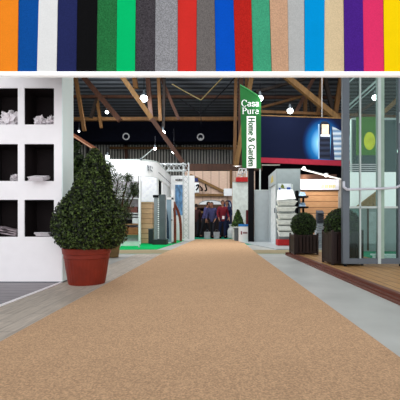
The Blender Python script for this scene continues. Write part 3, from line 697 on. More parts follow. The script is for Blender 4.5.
MB().box(xl, xr - .4, 13.4, 13.5, 0, fz(160)).build('back_wall', mat('stand back wall', rgb(232, 232, 236), .6, emit=.2), t)  # back wall given its own glow to brighten the stand inside
MB().box(X(139, YL), X(140.4, YL), YL + .0, YL + .06, .02, fz(174)).build('post', M_wht2, t)
MB().box(X(139, YL) - .02, X(139, YL), YL + .01, YL + .05, fz(198), fz(174)).build('black_post', M_black, t)
mb = MB()
for i in range(5): mb.tube([(xr - .03, 11.4 + i * .9, .01), (xr - .03, 11.4 + i * .9, fz(176))], .025, 8)
mb.build('side_post', M_wht2, t)
MB().box(xr - .05, xr - .02, 12.3, 15, 0.01, fz(176)).build('side_wall', M_wht2, t)
# fascia letters  A O C like marks, slanting with the curve
mb = MB(); yy = YL - .02
for (a, b) in [((149.6, 171), (149.3, 165.2)), ((149.3, 165.2), (150.3, 167.5)), ((149.6, 169.5), (150.6, 170)), ((152, 166), (151.6, 169)), ((151.8, 169), (152.6, 171)), ((153.4, 166.5), (154, 168.5)), ((152.9, 170), (153.8, 172)), ((151.2, 166.3), (152.1, 166))]:
    mb.bar(P(a[0] - 1.5, a[1], YL + .05) , P(b[0] - 1.5, b[1], YL + .05), .018, .05)
mb.build('fascia_lettering', mat('letter grey', rgb(110, 116, 124), .6), t)
MB().tube([P(141, 159, YL), P(153, 149, 10.9)], .012, 6).build('lamp_arm', M_alul, t)
MB().ball(P(141, 159, YL - .02), .035, sub=2).build('bracket', M_alu, t)
# display cabinet with goods
YD = 11.3
t = thing('display_shelves', 'open display shelves holding folded goods behind the bamboo', 'shelves', P(125, 245, YD))
for py in (199, 213.8, 216.5, 224.8, 235): MB().box(X(95, YD), X(138.5, YD), YD, YD + .4, Z(py, YD), Z(py - 1, YD)).build('shelf', mat('shelf grey', rgb(200, 200, 204)) if py < 220 else mat('shelf oak', rgb(150, 110, 70)), t)
MB().box(X(94, YD), X(95, YD), YD, YD + .4, .015, Z(180, YD)).build('side_panel', M_wht2, t)
MB().box(X(138.4, YD), X(139.2, YD), YD, YD + .4, .015, Z(180, YD)).build('side_panel', M_wht2, t)
MB().box(X(95, YD), X(138.4, YD), YD + .38, YD + .4, .015, Z(180, YD)).build('back_panel', mat('shelf back', rgb(190, 186, 190), .6), t)
def good(px0, px1, py0, py1, m, label, cat='box'):
    o = MB().box(X(px0, YD), X(px1, YD), YD + .03, YD + .3, Z(py1, YD) + .001, Z(py0, YD), .015).build('folded_blanket' if cat == 'blanket' else 'storage_box', m)
    tag(o, label, cat, 'goods on the display shelves')
good(122, 137, 206.5, 212.8, mat('brown goods', rgb(98, 58, 52), .8), 'dark brown folded blanket on the upper display shelf', 'blanket')
good(112, 121.5, 204, 212.8, mat('tan goods', rgb(120, 100, 80), .8), 'tan folded blanket on the upper display shelf', 'blanket')
good(124, 131, 219.5, 223.8, M_black, 'flat black box on the middle display shelf')
good(132, 138, 218, 223.8, mat('pale goods', rgb(205, 205, 210), .8), 'pale grey box on the middle display shelf')
good(118, 127, 226.5, 234, mat('orange wood goods', rgb(166, 106, 66), .7), 'orange-brown wooden box on the lower display shelf')
good(128, 138, 227.5, 234, mat('orange wood goods b', rgb(140, 92, 56), .7), 'darker brown wooden box on the lower display shelf')
good(113, 125, 190, 198, mat('white goods', rgb(220, 218, 222), .8), 'white box on the top display shelf nearer the topiary')
good(127, 137, 187, 198, mat('grey goods', rgb(140, 140, 146), .8), 'grey box on the top display shelf nearer the post')
t = thing('low_screen', 'low translucent white screen standing on the green carpet', 'screen', P(118, 248, 9.6))
MB().box(X(100, 9.6), X(139, 9.6), 9.6, 9.63, .05, Z(242, 9.6)).build('panel', mat('screen white', rgb(214, 232, 222), .4), t)
MB().box(X(100, 9.6), X(139.5, 9.6), 9.59, 9.64, Z(242, 9.6), Z(241, 9.6)).build('top_rail', M_alul, t)
mb = MB()
for px in (101, 119, 138.5): mb.box(X(px, 9.6), X(px + 1, 9.6), 9.55, 9.68, .01, .06)
mb.build('foot', M_alul, t)
# wood clad counter
YW = 11.6
t = thing('wood_clad_pillar', 'pale oak clad pillar between the shelves and the grey shutter column', 'pillar', P(146, 240, YW))
m_oak = mat_planks('oak cladding', rgb(206, 170, 134), rgb(188, 150, 114), rgb(130, 98, 70), .165, 3, 'xz', .5, .06)
MB().box(X(140.6, YW), X(152.2, YW), YW, YW + .4, .02, Z(202, YW)).build('cladding', m_oak, t)
MB().box(X(140.2, YW), X(152.4, YW), YW - .01, YW + .41, Z(202, YW), Z(201.3, YW)).build('cap', M_wht2, t)
t = thing('product_box', 'small dark box at the foot of the oak clad pillar', 'box', P(150.5, 240, 11.2))
MB().box(X(148.3, 11.2), X(152.6, 11.2), 11.2, 11.4, .02, Z(229.5, 11.2), .008).build('body', mat('slate', rgb(40, 46, 52)), t)
MB().box(X(148, 11.2), X(152.9, 11.2), 11.19, 11.41, Z(229.5, 11.2), Z(228.5, 11.2)).build('lid', mat('slate light', rgb(84, 94, 98)), t)
# shutter column
YQ = 10.95
t = thing('shutter_column', 'dark grey shutter display column with a pale perforated strip', 'display', P(159, 243, YQ))
MB().box(X(152.8, YQ), X(167, YQ), YQ - .1, YQ + .3, .012, Z(239.5, YQ)).build('base', mat('column base', rgb(36, 44, 46), .5), t)
MB().box(X(154, YQ), X(157.2, YQ), YQ, YQ + .2, Z(239.5, YQ), Z(197, YQ)).build('left_panel', mat('steel grey', rgb(128, 136, 140), .4, .3), t)
MB().box(X(157.2, YQ), X(159.4, YQ), YQ + .03, YQ + .2, Z(239.5, YQ), Z(195.5, YQ)).build('perforated_strip', mat('dark strip', rgb(90, 96, 98)), t)
mb = MB()
for i in range(22): py = 238.5 - i * 1.95; mb.box(X(157.6, YQ), X(159.0, YQ), YQ + .01, YQ + .03, Z(py, YQ), Z(py - 1.1, YQ))
mb.build('perforation', mat('perf white', rgb(225, 230, 230), .5, emit=.2), t)  # pale holes glow faintly by emission, no lamp in the strip
MB().box(X(159.4, YQ), X(165, YQ), YQ - .02, YQ + .22, Z(239.5, YQ), Z(194.5, YQ), .005).build('shutter_box', mat('shutter dark', rgb(84, 94, 98), .4, .2), t)
MB().box(X(153, YQ), X(158.5, YQ), YQ - .02, YQ + .1, Z(197.4, YQ), Z(195, YQ)).build('head_clip', M_black, t)
# glass door sample
YA = 11.5
t = thing('door_sample', 'pale blue glass door sample in a white frame beside the shutter column', 'door sample', P(169, 241, YA))
mb = MB(); mb.box(X(164.6, YA), X(166.4, YA), YA, YA + .08, .01, Z(198, YA)); mb.box(X(171.4, YA), X(173.6, YA), YA, YA + .08, .01, Z(190, YA)); mb.box(X(164.6, YA), X(173.6, YA), YA, YA + .08, Z(199.5, YA), Z(197.5, YA)); mb.box(X(164.6, YA), X(173.6, YA), YA, YA + .08, .01, .06)
mb.build('frame', M_wht2, t)
MB().box(X(166.4, YA), X(171.4, YA), YA + .02, YA + .05, .06, Z(199.5, YA)).build('glass_panel', mat('blue glass', rgb(150, 176, 196), .2, var=.15, scale=2), t)
MB().poly([P(166.4, 238, YA + .01), P(169.2, 239, YA + .01), P(168.8, 222, YA + .01), P(166.4, 208, YA + .01)], (0, .006, 0)).build('curved_inlay', mat('slate inlay', rgb(52, 72, 92), .3), t)
MB().ball(P(171.8, 220, YA - .02), .025).build('knob', M_alu, t)
# wooden arch
YH = 11.9
t = thing('wooden_arch', 'curved reddish wooden arch standing by the end of the white stand', 'arch', P(178, 242, YH))
M_arch = mat_wood('arch wood', rgb(116, 56, 34), (4, 4, 1), .25, .4)
def curvebar(pl, w, d, Y):
    mb = MB(); pp = [P(a, b, Y) for a, b in pl]
    for a, b in zip(pp, pp[1:]): mb.bar(a, b + (b - a) * .08, w, d)
    return mb
curvebar([(173.6, 202), (175.6, 206), (178, 211), (179.8, 217), (180.6, 224), (180.9, 232), (180.9, 240.5)], .08, .10, YH).build('curved_leg', M_arch, t)
curvebar([(174.2, 208), (174.8, 214), (175.1, 224), (175.2, 232), (175.2, 242)], .075, .1, YH - .35).build('straight_leg', M_arch, t)
curvebar([(173.6, 202), (174.2, 208)], .08, .45, YH - .17).build('crosspiece', M_arch, t)
# poster panel, truss
YT = 13.6
t = thing('poster_wall', 'tall white wall panel with a blue skyline poster', 'panel', P(181, 240, YT))
MB().box(X(170, YT), X(194, YT), YT + .3, YT + .4, 0, Z(174.5, YT)).build('panel', M_wht2, t)
MB().box(X(174.4, YT), X(182.2, YT), YT + .28, YT + .3, Z(215, YT), Z(184, YT)).build('poster', mat('blue poster', rgb(92, 134, 176), .4, var=.6, scale=5, stretch=(3, 1, 1)), t)
mb = MB()
for i, w in enumerate([1.2, .9, 1.4, .9, 1.1]): mb.box(X(174.6 + i * 1.5, YT), X(174.6 + i * 1.5 + w, YT), YT + .27, YT + .3, Z(179.8, YT), Z(178.2, YT))
mb.build('poster_lettering', mat('ink grey', rgb(60, 62, 68)), t)
t = thing('truss_tower', 'light grey lattice truss tower with horizontal top arm', 'truss', P(186, 240, 13))
M_tr = mat('truss aluminium', rgb(196, 202, 204), .35, .3)
def truss(a, b, w, r, n, t):
    a, b = Vector(a), Vector(b); d = (b - a); ax = d.normalized(); u = Vector((0, 1, 0)) if abs(ax.y) < .9 else Vector((1, 0, 0)); v = ax.cross(u)
    mb = MB(); cs = [u * sx * w / 2 + v * sy * w / 2 for sx, sy in ((-1, -1), (1, -1), (1, 1), (-1, 1))]
    for c in cs: mb.tube([a + c, b + c], r, 6)
    mb.build('chord', M_tr, t); mb = MB()
    for i in range(n):
        for j in range(4):
            mb.tube([a + d * (i / n) + cs[j], a + d * ((i + 1) / n) + cs[(j + 1) % 4]], r * .6, 5)
    mb.build('lacing', M_tr, t)
truss(P(186, 239, 13), P(186, 163, 13), .2, .018, 14, t)
truss(P(156, 167.5, 13), P(186, 167.5, 13), .24, .018, 6, t)
MB().box(X(182, 13), X(190, 13), 12.85, 13.15, 0, .02).build('base_plate', M_tr, t)

# ------------------------------------------------------------------ far end
YF = 18.0
m_ply = mat_planks('plywood', rgb(214, 184, 164), rgb(206, 176, 156), rgb(176, 146, 128), 6, .42, 'xz', .6, .004)
struct(MB().box(X(185, YF), X(255, YF), YF, YF + .1, 0, Z(171, YF)).build('wall_plywood', m_ply), 'pinkish plywood wall at the far end of the aisle', 'wall')
def fb(p, q, t_, m, lab): o = MB().bar(P(p[0], p[1], YF - .1), P(q[0], q[1], YF - .1), t_ * YF / F, .12).build('wall_beam', m); struct(o, lab, 'beam')
fb((190, 175), (223.5, 191.5), 2.6, B2, 'slanting tan beam on the plywood wall')
fb((194, 195), (226, 195.2), 2.4, B2, 'level tan beam on the plywood wall')
fb((231, 170), (231, 190), 2.4, B1, 'short upright beam on the plywood wall')
t = thing('wall_sign', 'white wall sign with black curly emblems on the plywood wall', 'sign', P(200, 193, YF - .2))
MB().box(X(191, YF - .2), X(199, YF - .2), YF - .2, YF - .17, Z(192.5, YF - .2), Z(182.5, YF - .2)).build('board', M_wht2, t)
MB().box(X(194, YF - .2), X(198, YF - .2), YF - .22, YF - .2, Z(181.8, YF - .2), Z(178, YF - .2)).build('navy_tab', mat('navy', rgb(22, 36, 92)), t)
mb = MB(); yy = YF - .24
for pl in ([(196, 186), (198, 184.5), (199, 186), (197.4, 188.5), (196, 190)], [(200, 186), (201.5, 188), (202.6, 190.2), (200.5, 190.4)], [(205.4, 184.2), (205.8, 187), (206.8, 189), (206, 191), (204.5, 190.5)]):
    pp = [P(a, b, yy) for a, b in pl]
    mb.tube(pp, .035, 6)
mb.build('emblem', M_black, t)
tag(MB().box(X(223.8, YF - .3), X(232.2, YF - .3), YF - .3, YF - .2, Z(196, YF - .3), Z(188.5, YF - .3), .02).build('white_sign', M_wht2), 'small blank white sign at the end of the plywood wall', 'sign')
# alcove
YK = 17.4
t = thing('market_alcove', 'dark stall opening with a white arched header at the far end', 'stall', P(209, 237, YK))
MB().box(X(195.5, YK), X(225, YK), YK + .3, YK + .4, 0, Z(205, YK)).build('back_panel', mat('alcove dark', rgb(38, 26, 28), .8), t)
for a, b in ((195, 197.5), (223.5, 225.5)): MB().box(X(a, YK), X(b, YK), YK, YK + .3, 0, Z(204, YK)).build('side_post', mat('alcove wood', rgb(70, 40, 34)), t)
MB().box(X(195, YK), X(225.5, YK), YK - .02, YK + .3, Z(208, YK), Z(204.5, YK)).build('header', mat('alcove header', rgb(84, 58, 42)), t)
MB().box(X(199, YK), X(217, YK), YK + .1, YK + .3, Z(213, YK), Z(211, YK)).build('cross_shelf', B2, t)
pp = [P(211 + 12 * math.cos(math.radians(a)), 204.5 - 4.2 * math.sin(math.radians(a)), YK) for a in range(0, 181, 15)]
MB().poly(pp, (0, .05, 0)).build('arched_sign', M_wht2, t)
MB().tube(pp, .018, 6).build('arch_rim', M_grey, t)
# navy arch sign
t = thing('navy_arch_sign', 'navy blue arched sign panel beside the dark stall opening', 'sign', P(228, 237, 16.8))
pl = [(224, 236.5), (232, 236.5), (232, 206)] + [(228 + 4 * math.cos(math.radians(a)), 205 - 5 * math.sin(math.radians(a))) for a in range(0, 181, 20)] + [(224, 206)]
MB().poly([P(a, b, 16.9) for a, b in pl], (0, .06, 0)).build('panel', mat('sign navy', rgb(28, 44, 88), .5), t)
MB().tube([P(228 + 2.4 * math.cos(math.radians(a)), 205.5 - 3 * math.sin(math.radians(a)), 16.88) for a in range(-60, 241, 20)], .03, 6).build('ring', mat('sign pale', rgb(170, 190, 210)), t)

# right white partition etc
YR = 14.2
t = thing('white_partition', 'tall white partition panel left of the black banner post', 'partition', P(240, 238, YR))
MB().box(X(232.6, YR), X(249, YR), YR, YR + .08, 0, Z(183, YR)).build('panel', mat('partition white', rgb(222, 232, 228), .5), t)
MB().box(X(232.4, YR), X(249, YR), YR - .01, YR + .09, Z(183, YR), Z(182, YR)).build('top_rail', M_alul, t)
t = thing('red_display_box', 'red box under a small white lattice frame on the partition', 'display', P(241, 182, YR))
MB().box(X(236, YR), X(247.6, YR), YR - .1, YR + .2, Z(182, YR), Z(177.4, YR), .01).build('red_box', M_red, t)
mb = MB()
for a, b in (((237, 177), (239.5, 168.5)), ((246.5, 177), (246.5, 169)), ((239.5, 168.5), (246.5, 169)), ((237.6, 174.5), (246.5, 172.6)), ((241, 177), (246.5, 169)), ((242.5, 169), (242, 177)), ((237, 177), (242.5, 169))): mb.bar(P(*a, YR), P(*b, YR), .035, .05)
mb.build('lattice_frame', M_wht2, t)
tag(MB().box(X(246.2, 13.2), X(248.6, 13.2), 13.2, 13.4, 0, Z(210, 13.2), .02).build('maroon_post', M_maroon), 'maroon post between the white partition and the black banner post', 'post')
# cone plant
YC = 13.3; c = P(238, 238, YC); c.z = 0
t = thing('potted_conifer', 'small cone-shaped conifer in a grey pot beside the white box bin', 'potted plant', c)
MB().lathe([(.10, 0), (.14, .02), (.15, .45), (.17, .45), (.17, .5), (.13, .5)], c, 24).build('pot', mat('slate pot', rgb(84, 92, 98)), t, smooth=True)
zb_, zt_ = Z(226, YC), Z(210, YC)
def smp():
    f = random.random() ** 1.8; z = zb_ + (zt_ - zb_) * f; rr = .21 * (1 - f) ** .8 * random.uniform(.8, 1.1) + .02; a = random.uniform(0, 6.28)
    return c + Vector((rr * math.cos(a), rr * math.sin(a), z)), Vector((math.cos(a), math.sin(a), .5))
leafcloud('foliage', mat_leaf('conifer leaves', rgb(28, 50, 18), rgb(86, 122, 50)), t, smp, 1500, .04)
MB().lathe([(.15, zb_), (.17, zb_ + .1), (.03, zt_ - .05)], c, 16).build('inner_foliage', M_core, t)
# bin
YI = 12.75
t = thing('box_bin', 'white box bin with blue top band beside the black banner post', 'bin', P(243.8, 242.5, YI))
MB().box(X(239, YI), X(248.2, YI), YI, YI + .32, .0, Z(226.5, YI), .006).build('body', M_wht2, t)
MB().box(X(238.9, YI), X(248.3, YI), YI - .005, YI + .33, Z(226.5, YI), Z(224.2, YI), .004).build('blue_band', mat('band blue', rgb(40, 120, 196)), t)
mb = MB(); mb.box(X(240.8, YI), X(242, YI), YI - .01, YI, Z(234.5, YI), Z(231.2, YI)); 
for i in range(4): mb.box(X(243 + i * 1.1, YI), X(243.8 + i * 1.1, YI), YI - .01, YI, Z(233.6, YI), Z(232, YI))
mb.build('logo', mat('logo maroon', rgb(120, 24, 40)), t)
# grey panel
YE = 12.35
t = thing('grey_partition', 'low light grey partition between banner post and grey booth', 'partition', P(260, 242, YE))
MB().box(X(254.4, YE), X(268.4, YE), YE, YE + .06, 0, Z(190.6, YE)).build('panel', M_lgrey, t)
MB().box(X(254.2, YE), X(268.4, YE), YE - .01, YE + .07, Z(190.6, YE), Z(189.8, YE)).build('top_rail', M_alul, t)
MB().tube([P(260, 190, YE), P(260, 166, YE)], .03, 8).build('upright', M_alul, t)
tag(MB().box(X(262, 13.6), X(280, 13.6), 13.6, 13.65, Z(165.4, 13.6), Z(164.4, 13.6)).build('light_bar', mat('bar pale', rgb(190, 190, 180), .5, emit=.3)), 'thin pale light bar under the navy billboard', 'light bar')

# grey booth tower
YO = 10.6; xa, xb = X(276.5, YO), X(300.3, YO); zt3 = Z(168.8, YO)
t = thing('grey_booth', 'tall grey booth with recessed white side door behind the tray rack', 'booth', ((xa + xb) / 2, YO, 0))
MB().box(xa, xb, YO, YO + .05, .03, zt3).build('front_wall', M_grey, t)
MB().box(xb - .05, xb, YO + .05, 12.3, .03, zt3).build('side_wall', M_grey, t)
mb = MB(); mb.box(xa, xa + .05, YO + .05, 12.2, zt3 - .42, zt3); mb.box(xa, xa + .05, YO + .05, YO + .2, .03, zt3 - .42); mb.box(xa, xa + .05, 12.0, 12.2, .03, zt3 - .42)
mb.build('door_surround', M_lgrey, t)
dd = MB().box(xa + .05, xa + .08, YO + .2, 12.0, .03, zt3 - .42).build('door', mat('door white', rgb(226, 232, 234)), t)
sub(MB().tube([(xa + .03, YO + .5, 1.0), (xa + .03, YO + .5, 1.15)], .02, 8), 'handle', M_alu, dd)
MB().poly([(xa - .004, YO + .55, zt3 - .32), (xa - .004, YO + 1.1, zt3 - .32), (xa - .004, YO + 1.0, zt3 - .14), (xa - .004, YO + .7, zt3 - .1)], (.004, 0, 0)).build('logo', mat('logo yellow', rgb(200, 180, 90)), t)
tag(MB().poly([(X(240, 12.3), 12.3, 0), (xa - .05, 12.3, 0), (xa - .05, 8.9, 0), (4.6, 8.85, 0), (4.6, 8.7, 0), (1.55, 8.75, 0)], (0, 0, .03)).build('stand_platform', mat('platform grey', rgb(178, 184, 186), .35, var=.04)), 'low pale grey platform in front of the grey booth', 'platform')
tag(MB().box(xa - .05, 5.5, 8.9, 12.4, 0, .03).build('booth_platform', MC['platform grey']), 'pale grey platform carrying the booth and tray rack', 'platform')

# tray rack
YY = 10.1
t = thing('tray_rack', 'white rack of stacked open trays in front of the grey booth', 'rack', P(287, 246, YY))
mb = MB()
for px in (279.5, 293.5): mb.box(X(px, YY), X(px + 1, YY), YY + .2, YY + .24, .03, Z(183.5, YY))
mb.build('upright', M_alul, t)
m_tray = mat('tray white', rgb(244, 247, 240), .4); m_tray2 = mat('tray inner', rgb(60, 62, 52), .6)
MB().box(X(277.5, YY), X(295.5, YY), YY - .05, YY + .3, .03, Z(239.5, YY), .01).build('red_base', M_red, t)
def tray(py, dx, ln):
    w0, w1 = X(278 + dx, YY), X(295.2 + dx, YY); z1 = Z(py, YY); h_ = 4.2 * YY / F
    q = [(w0 - .02, w1 + .02, YY - .16, z1), (w0 + .03, w1 - .03, YY - .10, z1 - h_)]
    mb = MB(); th = .012
    # front, sides, bottom, sloped
    f0, f1 = q
    a = [Vector((f0[0], f0[2], f0[3])), Vector((f0[1], f0[2], f0[3])), Vector((f1[1], f1[2], f1[3])), Vector((f1[0], f1[2], f1[3]))]
    bk = [Vector((f0[0], YY + .18, f0[3] + .06)), Vector((f0[1], YY + .18, f0[3] + .06)), Vector((f1[1], YY + .16, f1[3])), Vector((f1[0], YY + .16, f1[3]))]
    mb.poly([a[0], a[1], a[2], a[3]], (0, th, 0)); mb.poly([bk[0], bk[1], bk[2], bk[3]], (0, th, 0))
    mb.poly([a[0], bk[0], bk[3], a[3]], (th, 0, 0)); mb.poly([a[1], bk[1], bk[2], a[2]], (-th, 0, 0)); mb.poly([a[3], a[2], bk[2], bk[3]], (0, 0, th))
    mb.box(f0[0] - .01, f0[1] + .01, f0[2] - .015, f0[2] + .005, f0[3] - .02, f0[3] + .004)
    p = mb.build('tray', m_tray, t)
    sub(MB().box(f1[0], f1[1], YY - .07, YY + .14, f1[3] + .02, f1[3] + .07), 'tray_contents', m_tray2, p)
for i, py in enumerate([201.5, 207.2, 214.5, 220.5, 226.3, 232.3]): tray(py, [0, -.6, .6, -.4, .2, .8][i] * 1.0, i)
MB().poly([P(276.8, 200, YY - .2), P(295.8, 198.8, YY - .2), P(292.8, 190, YY + .12), P(277.8, 190.2, YY + .12)], (0, .01, .012)).build('sloped_top_sheet', mat('sheet white', rgb(246, 248, 248), .4), t)
bd = MB().box(X(279.2, YY), X(293, YY), YY + .2, YY + .22, Z(190.2, YY), Z(182.8, YY)).build('sign_board', mat('board pale', rgb(206, 216, 222)), t)
b = MB(); b.box(X(288.2, YY), X(292, YY), YY + .19, YY + .2, Z(189.4, YY), Z(186.6, YY)); b.box(X(280, YY), X(281.8, YY), YY + .19, YY + .2, Z(189.8, YY), Z(187.2, YY)); sub(b, 'blue_print', mat('print blue', rgb(30, 70, 150)), bd)
b = MB(); b.poly([P(280.6, 187.5, YY + .19), P(284.6, 188.8, YY + .19), P(283.6, 185.2, YY + .19), P(281.8, 183.8, YY + .19)], (0, -.004, 0)); sub(b, 'plant_print', mat('print olive', rgb(96, 110, 40)), bd)
# brochure stand
YU = 10.35
t = thing('brochure_stand', 'black stepped brochure stand right of the white tray rack', 'stand', P(301, 246, YU))
mb = MB(); mb.box(X(296.6, YU), X(298.6, YU), YU, YU + .2, .03, Z(190.5, YU)); mb.box(X(303.8, YU), X(305.2, YU), YU + .1, YU + .2, .03, Z(196, YU)); mb.build('upright', M_black, t)
for py in (196.2, 206.6, 217): MB().box(X(297, YU), X(307.5, YU), YU - .12, YU + .18, Z(py + 1.6, YU), Z(py, YU)).build('shelf', M_black, t)
for i, py in enumerate((196.2, 206.6)):
    o = MB().poly([P(299, py - .3, YU - .1), P(306, py - .3, YU - .1), P(305, py - 3.8, YU + .06), P(300, py - 4, YU + .06)], (0, .01, .01)).build('brochure', mat('brochure', rgb(160, 190, 220), .4, var=.5, scale=20))
    tag(o, ['blue and white brochures on the upper step of the black stand', 'blue and white brochures on the lower step of the black stand'][i], 'brochures', 'brochures on the black stand')
# stall behind
YJ = 11.6
t = thing('wood_panel_stall', 'stall with horizontal wood plank wall under a white fascia', 'stall', P(320, 244, YJ))
m_pl = mat_planks('stall planks', rgb(222, 172, 128), rgb(206, 152, 108), rgb(140, 92, 60), .2, 5, 'xz', .5, .05)
MB().box(X(299, YJ), X(338, YJ), YJ, YJ + .05, .03, Z(190, YJ)).build('plank_wall', m_pl, t)
MB().box(X(299.5, YJ), X(338.2, YJ), YJ - .08, YJ + .05, Z(190, YJ), Z(179.6, YJ)).build('fascia', mat('fascia lilac white', rgb(222, 224, 236), .5, emit=.15), t)  # fascia brightened by its own emission, not by a lamp
MB().box(X(299.5, YJ), X(338.2, YJ), YJ - .075, YJ + .05, Z(190.5, YJ), Z(190, YJ)).build('fascia_edge', mat('edge brown', rgb(80, 48, 36)), t)
mb = MB()
for i, w in enumerate([1.3, 1, 1.5, 1.2, 1.4, 1.1, 1.5, 1]): mb.box(X(320.6 + i * 1.85, YJ), X(320.6 + i * 1.85 + w, YJ), YJ - .085, YJ - .07, Z(188.2 - (i % 2) * .3, YJ), Z(185.2, YJ))
mb.build('fascia_lettering', mat('letter yellow', rgb(226, 220, 160), .6), t)
MB().box(X(338, YJ), X(346, YJ), YJ - .1, YJ + .3, .03, Z(179.6, YJ)).build('pillar', mat('pillar grey', rgb(164, 162, 158)), t)
MB().box(X(299.5, YJ), X(345, YJ), YJ + .8, YJ + .85, Z(190, YJ), Z(171, YJ)).build('rear_panel', mat('rear brown', rgb(78, 54, 44), .7), t)
l = bpy.data.lights.new('stall_spot_fill', 'POINT'); l.energy = 10; l.color = (1, .8, .6); l.shadow_soft_size = .05; o = bpy.data.objects.new('stall_spot_fill', l); C.objects.link(o); o.location = P(306, 177, YJ + .6)
for px in (308, 328):  # two fill points in front, added to brighten the plank wall
    l = bpy.data.lights.new('stall_spot_fill', 'POINT'); l.energy = 9; l.color = (1, .88, .74); l.shadow_soft_size = .06; o = bpy.data.objects.new('stall_spot_fill', l); C.objects.link(o); o.location = P(px, 181, YJ - .55)
# lighting boom
t = thing('lighting_boom', 'thin white sloping lighting boom above the plank stall', 'light boom', P(320, 174, 11.2))
MB().tube([P(301, 169, 11.2), P(346, 180.6, 11.2)], .025, 8).build('arm', M_wht2, t)
MB().tube([P(346, 180.6, 11.2), P(346, 180.6, 11.2) + Vector((0, 0, .03 - Z(180.6, 11.2)))], .02, 8).build('stand_pole', M_alul, t)
MB().ball(P(304, 168.3, 11.15), .05).build('spot_bulb', G1, t)
MB().lathe([(.03, 0), (.07, .05), (.07, .1), (.03, .12)], P(326, 177, 11.1), 16).build('spot_housing', M_wht2, t)
# louvre sample stack
YX = 9.0
t = thing('louvre_display', 'tapering grey louvre slat display between the two planters', 'display', P(320, 250, YX))
for i in range(17):
    f = i / 16; py = 250 - f * 38; hw = 4.6 - 1.2 * f; cxp = 318.6 + 2.6 * f
    b = bmesh.new(); bmesh.ops.create_cube(b, size=1); bmesh.ops.scale(b, vec=(2 * hw * YX / F, .16, .022), verts=b.verts)
    c = P(cxp, py, YX); c.z = max(c.z, .05)
    MB().join(b, Matrix.Translation(c + Vector((0, .1 * f, 0))) @ Matrix.Rotation(.5, 4, 'X')).build('slat', mat('slat dark', rgb(70, 74, 84)) if f > .72 else mat('slat pale', rgb(178, 186, 194)), t)
mb = MB()
for s_ in (-1, 1): mb.bar(P(318.6 + s_ * 3, 252, YX) + Vector((0, .06, 0)), P(321.2 + s_ * 2.4, 211, YX) + Vector((0, .18, 0)), .02, .02)
mb.build('side_frame', M_alu, t)

# ------------------------------------------------------------------ people
M_skin = mat('skin', rgb(160, 112, 90), .6); M_hair = mat('hair', rgb(44, 30, 24), .8, var=.3, scale=60)
def skin(name, chains, m, parent, sub_=1):
    """chains: list of lists of (co, radius); later chains start from an existing point (same co)"""
    me = bpy.data.meshes.new(name); vs, rad, es, idx = [], [], [], {}
    for ch in chains:
        prev = None
        for co, r in ch:
            k = tuple(round(c, 4) for c in co)
            if k not in idx: idx[k] = len(vs); vs.append(co); rad.append(r)
            i = idx[k]
            if prev is not None and prev != i: es.append((prev, i))
            prev = i
    me.from_pydata(vs, es, []); o = bpy.data.objects.new(name + '_tmp', me); C.objects.link(o)
    md = o.modifiers.new('k', 'SKIN'); md.use_smooth_shade = True
    for i, v in enumerate(me.skin_vertices[0].data): v.radius = rad[i] if isinstance(rad[i], tuple) else (rad[i], rad[i]); v.use_root = (i == 0)
    s2 = o.modifiers.new('s', 'SUBSURF'); s2.levels = s2.render_levels = sub_
    dg = bpy.context.evaluated_depsgraph_get(); ev = o.evaluated_get(dg); m2 = bpy.data.meshes.new_from_object(ev)
    m2.materials.clear(); m2.materials.append(m); m2.name = name
    bpy.data.objects.remove(o); n = bpy.data.objects.new(name, m2); C.objects.link(n)
    if parent: n.parent = parent
    return n
